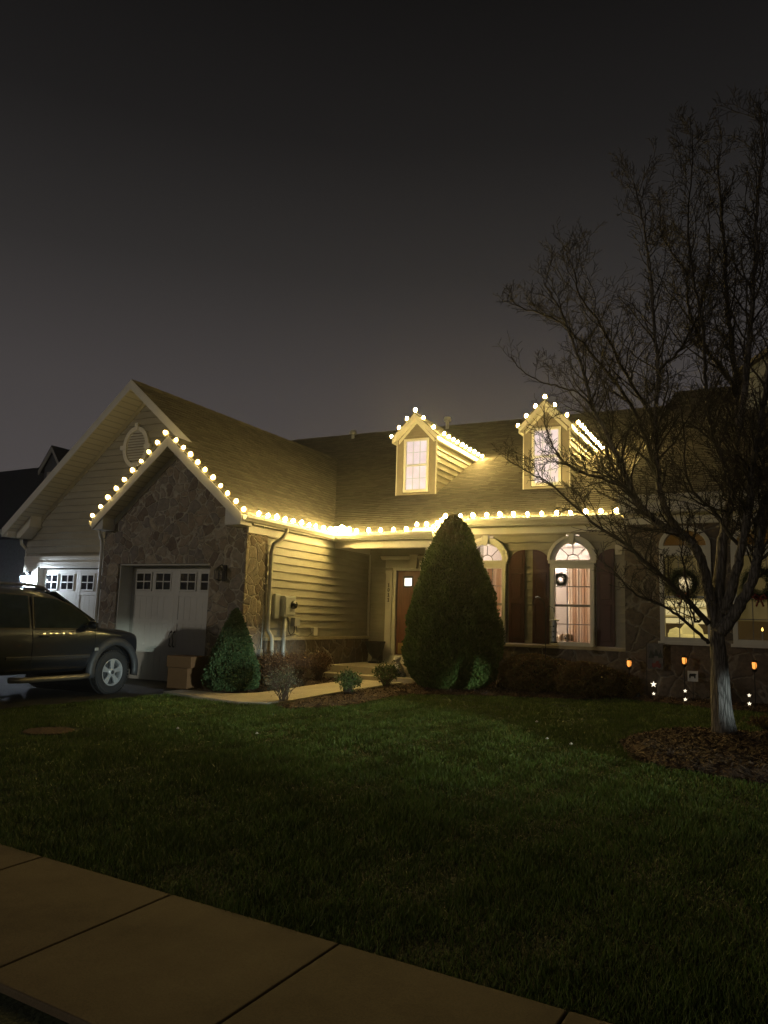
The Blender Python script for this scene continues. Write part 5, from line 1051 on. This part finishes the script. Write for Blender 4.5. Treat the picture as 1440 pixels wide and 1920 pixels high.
def wheel(xs, ya):
    c = cw(xs * .80, ya, .385); s = xs
    mb = MB(); R_ = .385; prof = [(.235, -.11), (.30, -.125), (.355, -.12), (.38, -.095), (.387, -.05), (.387, .05), (.38, .095), (.355, .12), (.30, .125), (.235, .11)]
    mb.lathe(prof + [prof[0]], c, 40, 'x', cap=False)
    for k in range(44):
        a = 2 * math.pi * k / 44
        for o in (-.06, .06): mb.add([(c[0] + o + dx, c[1] + rr_ * math.cos(a + da), c[2] + rr_ * math.sin(a + da)) for dx in (-.045, .045) for rr_, da in ((.38, -.045), (.395, -.04), (.395, .04), (.38, .045))], [(0, 1, 2, 3), (7, 6, 5, 4), (0, 4, 5, 1), (1, 5, 6, 2), (2, 6, 7, 3)])
    w = mb.build('wheel', 'rubber', car, smooth=False)
    mb = MB(); f = lambda x: s * x
    mb.lathe([(.235, f(.09)), (.243, f(.11)), (.222, f(.113)), (.205, f(.08)), (.20, f(-.08)), (.235, f(-.09))], c, 40, 'x', cap=False)
    for k in range(5):
        a = 2 * math.pi * k / 5 + .3; t1, t2 = .20, .16
        pts = []
        for r_, hw in ((.045, .034), (.12, .036), (.215, .056)):
            for sg in (-1, 1):
                for dx in (f(.062), f(.098)): pts.append((c[0] + dx, c[1] + r_ * math.cos(a) - sg * hw * math.sin(a), c[2] + r_ * math.sin(a) + sg * hw * math.cos(a)))
        mb.add(pts, [(1, 5, 7, 3), (0, 2, 6, 4), (0, 4, 5, 1), (2, 3, 7, 6), (5, 9, 11, 7), (4, 6, 10, 8), (4, 8, 9, 5), (6, 7, 11, 10)])
    mb.lathe([(.072, f(.05)), (.072, f(.104)), (.05, f(.112)), (0, f(.113))], c, 20, 'x')
    mb.build('rim', 'alloy', w, bevel=.004)
    mb = MB(); mb.lathe([(.19, f(.02)), (.19, f(.03))], c, 24, 'x'); mb.lathe([(.035, f(.112)), (.033, f(.118)), (0, f(.119))], c, 14, 'x'); mb.build('brake_disc', 'carplastic', w)
for ya in (0, -2.88):
    for s in (1, -1): wheel(s, ya)
def flare(ya, s):
    mb = MB(); N = 22; pr = [(-.02, .44), (.04, .44), (.070, .46), (.068, .54), (.03, .58), (-.06, .59)]
    for i in range(N + 1):
        a = R(-12) + (math.pi + R(24)) * i / N
        for dx, r_ in pr: mb.v.append(cw(s * (.905 + dx), ya + r_ * math.cos(a) * 1.02, .42 + r_ * math.sin(a)))
    n = len(pr); mb.f = [(i * n + j, i * n + (j + 1) % n, (i + 1) * n + (j + 1) % n, (i + 1) * n + j) for i in range(N) for j in range(n)] + [tuple(range(n)), tuple(N * n + j for j in range(n))]; mb.m = [0] * len(mb.f)
    mb.build('fender_flare', 'carplastic', car, smooth=True)
for ya in (0, -2.88):
    for s in (1, -1): flare(ya, s)
def sidex(z, extra=.004):   # outer skin of the cabin side at height z
    t = (z - 1.135) / (1.78 - 1.135); return .885 - .155 * t ** 1.15 - .03 * t + extra
def sidepanel(name, poly, m, s, e0=.0, e1=.012):
    a = [cw(s * (sidex(z) + e0), y, z) for y, z in poly]; b = [cw(s * (sidex(z) + e1), y, z) for y, z in poly]; n = len(poly); mb = MB()
    mb.add(a + b, [tuple(range(n)), tuple(range(n, 2 * n))] + [(i, (i + 1) % n, n + (i + 1) % n, n + i) for i in range(n)]); return mb.build(name, m, car)
for s in (1, -1):
    f1 = [(-.46, 1.165), (-1.70, 1.165), (-1.66, 1.66), (-1.26, 1.645), (-.95, 1.545), (-.66, 1.375)]
    f2 = [(-1.80, 1.165), (-2.62, 1.165), (-2.55, 1.67), (-2.2, 1.69), (-1.78, 1.67)]
    f3 = [(-2.76, 1.165), (-3.38, 1.18), (-3.28, 1.68), (-2.70, 1.68)]
    def grow(p, k):
        cy_ = sum(q[0] for q in p) / len(p); cz_ = sum(q[1] for q in p) / len(p); return [(cy_ + (y - cy_) * (1 + k), cz_ + (z - cz_) * (1 + k * 1.6)) for y, z in p]
    for p in (f1, f2, f3): sidepanel('window_seal', grow(p, .055), 'black', s, .004, .014); sidepanel('side_window', p, 'car_glass', s, .012, .020)
    # door seams, handles, mirror, step
    mb = MB()
    for y in (-.46, -1.74, -2.66): mb.tube([cw(s * .925, y, .5), cw(s * .928, y, .8), cw(s * .915, y, 1.06), cw(s * .888, y, 1.135)], .005, 4)
    mb.tube([cw(s * .922, -.50, .50), cw(s * .922, -2.2, .50)], .005, 4); mb.build('door_seam', 'black', car)
    mb = MB(); mb.slab(cw(s * .922, -.56, .66), cw(s * .922, -2.2, .66), cw(s * .934, -2.2, .70), cw(s * .934, -.56, .70), (s * -.02, 0, .02)); mb.build('side_molding', 'carplastic', car)
    for y in (-1.52, -2.45):
        mb = MB(); mb.tube([cw(s * .915, y - .10, 1.03), cw(s * .945, y - .07, 1.035), cw(s * .95, y, 1.037), cw(s * .945, y + .07, 1.035), cw(s * .915, y + .10, 1.03)], .015, 6); mb.build('door_handle', 'carplastic', car)
    mb = MB(); mb.lathe([(0, -.10), (.05, -.09), (.07, -.04), (.07, .04), (.05, .09), (0, .10)], cw(s * 1.0, -.62, 1.22), 12, 'x'); mb.tube([cw(s * .88, -.70, 1.17), cw(s * .98, -.72, 1.21)], .03, 6); mb.build('mirror', 'carpaint', car, smooth=True)
    mb = MB(); mb.tube([cw(s * .93, -.58, .36), cw(s * .97, -.75, .35), cw(s * .97, -1.95, .35), cw(s * .93, -2.12, .36)], .045, 8); mb.build('side_step', 'alloy_dull', car, smooth=True)
    mb = MB(); mb.tube([cw(s * .58, -1.22, 1.76), cw(s * .58, -1.36, 1.83), cw(s * .58, -1.6, 1.855), cw(s * .58, -3.2, 1.865), cw(s * .60, -3.35, 1.80)], .022, 8); mb.build('roof_rail', 'carplastic', car, smooth=True)
    mb = MB(); mb.lathe([(0, -.10), (.09, -.09), (.11, 0), (.09, .05), (0, .06)], cw(s * .70, .52, .92), 14, 'y'); mb.build('headlight', 'dark_glass', car, smooth=True)
mb = MB(); mb.tube([cw(.5, -1.26, 1.80), cw(-.5, -1.26, 1.80)], .03, 8); mb.build('roof_bar', 'carplastic', car, smooth=True)
mb = MB(); mb.slab(cw(-.62, -1.16, 1.745), cw(.62, -1.16, 1.745), cw(.68, -.30, 1.27), cw(-.68, -.30, 1.27), (0, .03, .028)); mb.build('windshield', 'car_glass', car, bevel=.01)
mb = MB(); mb.box(CX - .78, CX + .78, CY + .44, CY + .69, CZ + .40, CZ + .66); mb.build('bumper', 'carpaint', car, bevel=.07)
mb = MB(); mb.box(CX - .40, CX + .40, CY + .59, CY + .645, CZ + .70, CZ + .93); mb.build('grille', 'black', car, bevel=.01)
mb = MB(); mb.box(CX - .85, CX + .85, CY - 3.78, CY - 3.5, CZ + .42, CZ + .66); mb.build('bumper', 'carplastic', car, bevel=.05)
mb = MB(); mb.box(CX + .965, CX + .972, CY - .50, CY - .42, CZ + .78, CZ + .83); mb.build('fender_badge', 'alloy', car, bevel=.003)
# ------------------------------------------------------------------ boxes by the garage
z = gz(11.7); mb = MB(); mb.box(-10.42, -9.93, 11.50, 12.0, z, z + .40); mb.build('storage_box', 'cardboard', label='lower brown box of the two stacked beside the garage door', cat='box', group='stacked boxes', bevel=.006)
mb = MB(); mb.box(-10.46, -9.86, 11.50, 11.99, z + .405, z + .62); mb.build('storage_box', 'cardboard', label='upper, shallower brown box on top of the stack', cat='box', group='stacked boxes', bevel=.006)
# ------------------------------------------------------------------ porch things
mb = MB(); mb.lathe([(.16, 0), (.17, .03), (.10, .06), (.07, .12), (.10, .17), (.17, .24), (.21, .36), (.235, .47), (.25, .50), (.235, .515), (.20, .50), (.19, .44), (0, .44)], (-8.68, 16.72, .374), 28)
mb.build('urn_planter', 'black', label='empty black urn planter in the shaded porch corner', cat='planter', smooth=True)
# dog statue by the step (remeshed to one surface)
def blob(name, balls, mat_, parent=None, voxel=.012, **k):
    bm = bmesh.new()
    for (x, y, z, rx, ry, rz) in balls:
        bmesh.ops.create_icosphere(bm, subdivisions=3, radius=1, matrix=Matrix.Translation((x, y, z)) @ Matrix.Diagonal((rx, ry, rz, 1)))
    mb = MB(); mb.v = [tuple(v.co) for v in bm.verts]; mb.f = [tuple(v.index for v in f.verts) for f in bm.faces]; mb.m = [0] * len(mb.f); bm.free()
    o = mb.build(name, mat_, parent, smooth=True, **k); r_ = o.modifiers.new('r', 'REMESH'); r_.mode = 'VOXEL'; r_.voxel_size = voxel; r_.use_smooth_shade = True
    sm = o.modifiers.new('s', 'SMOOTH'); sm.iterations = 4; sm.factor = .5; apply_mods(o); return o
sx, sy, sz = -7.22, 15.0, .215
st_ = thing('dog_statue', (sx, sy, sz), 'small grey dog statue holding a sign on the step beside the arborvitae', 'statue')
blob('body', [(sx + .02, sy + .05, sz + .13, .085, .11, .13), (sx, sy, sz + .25, .06, .06, .09), (sx - .01, sy - .03, sz + .37, .062, .065, .058), (sx - .03, sy - .09, sz + .35, .032, .05, .028), (sx - .06, sy - .02, sz + .40, .016, .02, .045), (sx + .05, sy - .02, sz + .40, .016, .02, .045), (sx - .04, sy - .05, sz + .10, .022, .024, .11), (sx + .04, sy - .05, sz + .10, .022, .024, .11), (sx + .09, sy + .08, sz + .05, .05, .09, .05), (sx - .05, sy + .08, sz + .05, .05, .09, .05)], 'stonegrey', st_)
mb = MB(); mb.box(sx - .07, sx + .05, sy - .115, sy - .10, sz + .16, sz + .27); mb.build('sign', 'white', st_)
# ------------------------------------------------------------------ bird feeder on a shepherd's crook
hx, hy = -4.05, 15.0; hz = gz(hy)
hk = thing('shepherds_hook', (hx, hy, hz), 'thin black double plant hook standing in the bed by the right window', 'plant hook')
mb = MB(); mb.tube([(hx, hy, hz - .05), (hx, hy, hz + 1.62), (hx - .03, hy, hz + 1.76), (hx - .12, hy, hz + 1.87), (hx - .22, hy, hz + 1.86), (hx - .26, hy, hz + 1.76), (hx - .23, hy, hz + 1.70)], .008, 6)
mb.build('pole', 'black', hk); mb = MB(); mb.tube([(hx, hy, hz + 1.30), (hx + .02, hy, hz + 1.62), (hx + .08, hy, hz + 1.70), (hx + .16, hy, hz + 1.66), (hx + .17, hy, hz + 1.58)], .007, 6); mb.build('hook', 'black', hk)
M_['chrome'] = mat('bright_metal', (.75, .75, .72), .25, .9, bump=0)
mb = MB(); mb.tube([(hx - .10, hy - .008, hz + 1.858), (hx - .16, hy - .01, hz + 1.885), (hx - .21, hy - .008, hz + 1.868)], .006, 5); mb.build('bright_tip', 'chrome', hk)  # pale metal strip along the top of the hook
fx, fz = hx + .17, hz + 1.42
fe = thing('bird_feeder', (fx, hy, fz - .45), 'hanging tube bird feeder with a pale lid in front of the window edge', 'bird feeder')
mb = MB(); mb.lathe([(.10, 0), (.095, .012), (.03, .035), (0, .04)], (fx, hy, fz), 18); mb.tube([(fx, hy, fz + .03), (fx, hy, fz + .17)], .003, 4); mb.build('lid', 'white', fe, smooth=True)
mb = MB(); mb.lathe([(.05, -.40), (.05, 0)], (fx, hy, fz), 16); mb.build('tube', 'tape', fe)
mb = MB(); mb.lathe([(.07, -.43), (.06, -.40), (0, -.395)], (fx, hy, fz), 16)
for k in range(3): mb.tube([(fx - .08, hy - .02, fz - .12 - .1 * k), (fx + .08, hy - .02, fz - .12 - .1 * k)], .005, 4); mb.lathe([(.018, -.052), (.016, -.058), (0, -.06)], (fx, hy, fz - .11 - .1 * k), 10, 'y')
mb.build('seed_ports', 'black', fe)
# hose guide frame
mb = MB(); mb.tube([(-3.05, 15.55, .06), (-3.05, 15.55, .50), (-2.98, 15.55, .54), (-2.86, 15.55, .54), (-2.80, 15.55, .50), (-2.80, 15.55, .06)], .012, 6); mb.tube([(-3.05, 15.55, .40), (-2.80, 15.55, .40)], .01, 6)
mb.build('hose_hanger', 'tape', label='small bare metal hose hanger behind the round shrub', cat='hose hanger')
# ------------------------------------------------------------------ torches, star stakes, flag, plaque
M_['torch'] = emis('flickering_torch_glow', (1, .34, .05), 1.5); M_['star'] = emis('lit_white_star', (1, .86, .62), 1.7)
def torch(x, y, h, label):
    z = gz(y); t_ = thing('garden_torch', (x, y, z), label, 'garden torch', 'flame torches along the stone wing'); mb = MB()
    mb.tube([(x, y, z - .05), (x, y, z + h - .14)], .010, 6); mb.build('pole', 'black', t_)
    mb = MB(); zt = z + h; mb.lathe([(.022, -.15), (.045, -.12), (.05, -.10), (0, -.095)], (x, y, zt), 10); mb.lathe([(.058, .02), (.064, .03), (.03, .06), (0, .065)], (x, y, zt), 10)
    for k in range(5):
        a = 2 * math.pi * k / 5 + .2; mb.tube([(x + .047 * math.cos(a), y + .047 * math.sin(a), zt - .10), (x + .06 * math.cos(a), y + .06 * math.sin(a), zt + .025)], .005, 4)
    mb.build('cage', 'black', t_); mb = MB(); mb.lathe([(.02, -.095), (.036, -.07), (.042, -.02), (.034, .02), (0, .022)], (x, y, zt), 12); mb.build('flame_panel', 'torch', t_, smooth=True)
torch(-2.52, 15.25, .70, 'glowing flame torch in front of the gap between siding and stone, leftmost of three')
torch(-1.55, 15.3, .80, 'glowing flame torch with a star stake at its foot, in front of the lit window')
torch(-.39, 15.2, .78, 'glowing flame torch to the right of the tree trunk')
def star_mb(mb, x, y, z, r):
    pts = []
    for k in range(10):
        a = math.pi / 2 + math.pi * k / 5; q = r if k % 2 == 0 else r * .36; pts.append((x + q * math.cos(a), z + q * math.sin(a)))
    o = len(mb.v); mb.add([(px, y, pz) for px, pz in pts] + [(x, y - r * .3, z), (x, y + r * .3, z)], [(k, (k + 1) % 10, 10) for k in range(10)] + [((k + 1) % 10, k, 11) for k in range(10)])
def starstake(x, y, zs, label):
    z = gz(y); t_ = thing('star_stake', (x, y, z), label, 'star light', 'lit star stakes'); mb = MB(); mb.tube([(x, y + .02, z - .03), (x, y + .02, z + zs[0][0])], .005, 5); mb.build('stake', 'black', t_)
    for dz, r in zs:
        mb = MB(); star_mb(mb, x, y, z + dz, r); mb.build('star', 'star', t_)
starstake(-2.10, 15.35, [(.30, .06), (.13, .034)], 'lit star stake with one big star, leftmost')
starstake(-1.52, 15.05, [(.24, .036), (.09, .038)], 'lit star stake of two small stars at the foot of the middle torch')
starstake(-.48, 15.0, [(.24, .036), (.10, .038)], 'lit star stake right of the tree trunk')
mb = MB(); mb.box(-2.40, -2.33, 15.2, 15.27, gz(15.2), gz(15.2) + .14); mb.build('ground_speaker', 'black', label='small black box on the mulch between the left torch and the big star', cat='speaker', bevel=.01)
# garden flag: snowy scene with a red pickup
fl = thing('garden_flag', (-2.06, 15.42, gz(15.4)), 'garden flag with a red truck in snow below the left lit window', 'flag')
mb = MB(); mb.tube([(-2.23, 15.42, .05), (-2.23, 15.42, 1.14), (-1.90, 15.42, 1.14)], .006, 5); mb.build('pole', 'black', fl)
mb = MB(); n = 8
for i in range(n):
    a, b = i / n, (i + 1) / n; f = lambda t: 15.415 + .010 * math.sin(t * 5)
    mb.quad((-2.21 + .28 * a, f(a), .66), (-2.21 + .28 * b, f(b), .66), (-2.21 + .28 * b, f(b), 1.13), (-2.21 + .28 * a, f(a), 1.13))
mb.build('cloth', 'flagcloth', fl, smooth=True)
mb = MB(); y = 15.395; mb.box(-2.13, -1.97, y, y + .004, .70, .765); mb.prism([(-2.07, .765), (-2.0, .765), (-2.01, .81), (-2.05, .81)], 'y', y, y + .004); mb.lathe([(.02, 0), (.02, -.004), (0, -.005)], (-2.10, y, .70), 12, 'y'); mb.lathe([(.02, 0), (.02, -.004), (0, -.005)], (-2.0, y, .70), 12, 'y'); mb.build('truck_print', 'bow', fl)
mb = MB(); 
for i, (a, b, c) in enumerate([(-2.19, .86, .16), (-2.10, .90, .14), (-2.02, .87, .15)]): mb.prism([(a, b), (a + .09, b), (a + .045, b + c)], 'y', 15.396 + .001 * i, 15.4 + .001 * i)
mb.build('tree_print', 'shade_print', fl)
pq = MB(); pq.box(-1.51, -1.33, 15.42, 15.44, .47, .66); pq = pq.build('garden_plaque', 'white', label='small white plaque with a dark animal shape beside the middle torch', cat='sign', bevel=.004)
mb = MB(); mb.prism([(-1.48, .53), (-1.46, .53), (-1.455, .56), (-1.40, .56), (-1.395, .53), (-1.375, .53), (-1.37, .585), (-1.355, .60), (-1.38, .615), (-1.47, .61), (-1.485, .58)], 'y', 15.412, 15.42); mb.build('animal_silhouette', 'black', pq)
mb = MB(); mb.tube([(-1.42, 15.43, .05), (-1.42, 15.43, .48)], .006, 5); mb.build('stake', 'black', pq)
# ------------------------------------------------------------------ wreaths
def wreath(x, y, z, r, tr2, label, bow=True, seed=1, n=5200, parent=None):
    rr = np.random.default_rng(seed); th = rr.uniform(0, 2 * np.pi, n); ph = rr.uniform(0, 2 * np.pi, n); q = tr2 * rr.uniform(.4, 1.15, n)
    P = np.stack([x + (r + q * np.cos(ph)) * np.cos(th), y + q * np.sin(ph) * .7, z + (r + q * np.cos(ph)) * np.sin(th)], 1)
    o = rr.normal(0, 1, (n, 3)); o /= np.linalg.norm(o, axis=1)[:, None]; s = np.cross(o, rr.normal(0, 1, (n, 3))); s /= np.linalg.norm(s, axis=1)[:, None]; L = .045 * rr.uniform(.5, 1.3, (n, 1))
    V = np.stack([P - s * .004, P + o * L, P + s * .004], 1).reshape(-1, 3)
    w = np_mesh('wreath', V, np.arange(3 * n).reshape(-1, 3), 'wreathgreen', label=label, cat='wreath')
    w['_loc'] = tuple(w.location)
    mb = MB(); mb.tube([(x + r * math.cos(a), y, z + r * math.sin(a)) for a in [2 * math.pi * i / 24 for i in range(25)]], tr2 * .5, 6); mb.build('ring', 'core', w)
    if bow:
        mb = MB(); zb = z - r - .02
        for s in (-1, 1): mb.tube([(x, y - .06, zb), (x + s * .07, y - .08, zb + .05), (x + s * .11, y - .07, zb + .0), (x + s * .05, y - .07, zb - .03), (x, y - .06, zb)], [.012, .022, .02, .018, .012], 6); mb.tube([(x, y - .06, zb), (x + s * .06, y - .06, zb - .16)], [.012, .018], 5)
        mb.build('bow', 'bow', w, smooth=True)
    return w
M_['wreathgreen'] = mat('pine_wreath_needles', (.03, .05, .02), .7, bump=0)
wreath(-1.555, 15.49, 2.27, .21, .10, 'evergreen wreath on the lit window of the stone wing, centre glowing', seed=2)
wreath(-.27, 15.49, 2.27, .23, .11, 'evergreen wreath on the right-hand window of the stone wing, behind branches', seed=3)
wreath(-4.08, 16.32, 2.38, .11, .055, 'small wreath inside the right arched window beside the curtain', bow=False, seed=4, n=1800)
wreath(-5.90, 16.32, 2.38, .11, .055, 'small wreath inside the left arched window, half behind the arborvitae', bow=False, seed=5, n=1800)
# ------------------------------------------------------------------ the dog looking out of the right window
dx, dy, dz = -3.99, 16.47, 1.17
M_['fur'] = mat('cream_dog_fur', (.66, .50, .34), .9, var=.12, bump=.5, bdist=.006, bscale=120)
dog = thing('dog', (dx, dy + .1, .75), 'cream dog looking out low in the right arched window', 'dog')
blob('body', [(dx, dy, dz, .085, .085, .08), (dx + .005, dy - .075, dz - .030, .042, .065, .036), (dx - .0, dy - .03, dz + .045, .065, .05, .035), (dx + .02, dy + .12, dz - .12, .10, .14, .14), (dx + .03, dy + .25, dz - .22, .14, .2, .2), (dx + .04, dy + .42, dz - .25, .15, .2, .2), (dx - .06, dy + .10, dz - .32, .035, .035, .16), (dx + .11, dy + .10, dz - .32, .035, .035, .16),
     (dx - .095, dy + .0, dz + .005, .022, .035, .06), (dx + .095, dy + .0, dz + .005, .022, .035, .06), (dx - .10, dy - .01, dz - .035, .022, .03, .035), (dx + .10, dy - .01, dz - .035, .022, .03, .035)], 'fur', dog, voxel=.009)
mb = MB()
for s in (-1, 1): mb.lathe([(0, -.014), (.012, -.008), (.015, 0), (.012, .008), (0, .014)], (dx + s * .036, dy - .078, dz + .018), 10, 'y')
mb.build('eyes', 'black', dog, smooth=True)
mb = MB(); mb.lathe([(0, -.020), (.016, -.014), (.023, 0), (.016, .014), (0, .016)], (dx + .005, dy - .137, dz - .018), 12, 'y'); mb.build('nose', 'black', dog, smooth=True)
for s in (-1, 1):
    mb = MB(); mb.tube([(dx + s * .075, dy - .01, dz + .06), (dx + s * .115, dy - .02, dz + .03), (dx + s * .122, dy - .03, dz - .03), (dx + s * .105, dy - .035, dz - .075)], [.018, .030, .032, .012], 8); mb.build('ear', 'fur_dark', dog, smooth=True)
# ------------------------------------------------------------------ thin haze added to make the bloom around the lamps
mb = MB(); mb.box(-75, 40, -32, 60, -2.0, 16); hz_ = mb.build('haze', 'trim', label='thin haze added around the whole scene for lamp glow', kind='stuff')
hm = bpy.data.materials.new('glow_haze'); hm.use_nodes = True; hn = hm.node_tree.nodes; hn.remove(hn['Principled BSDF']); pv = hn.new('ShaderNodeVolumePrincipled')
pv.inputs['Color'].default_value = (.9, .9, .92, 1); pv.inputs['Density'].default_value = .0009; pv.inputs['Anisotropy'].default_value = .86
hm.node_tree.links.new(pv.outputs[0], hn['Material Output'].inputs['Volume']); hz_.data.materials.clear(); hz_.data.materials.append(hm)
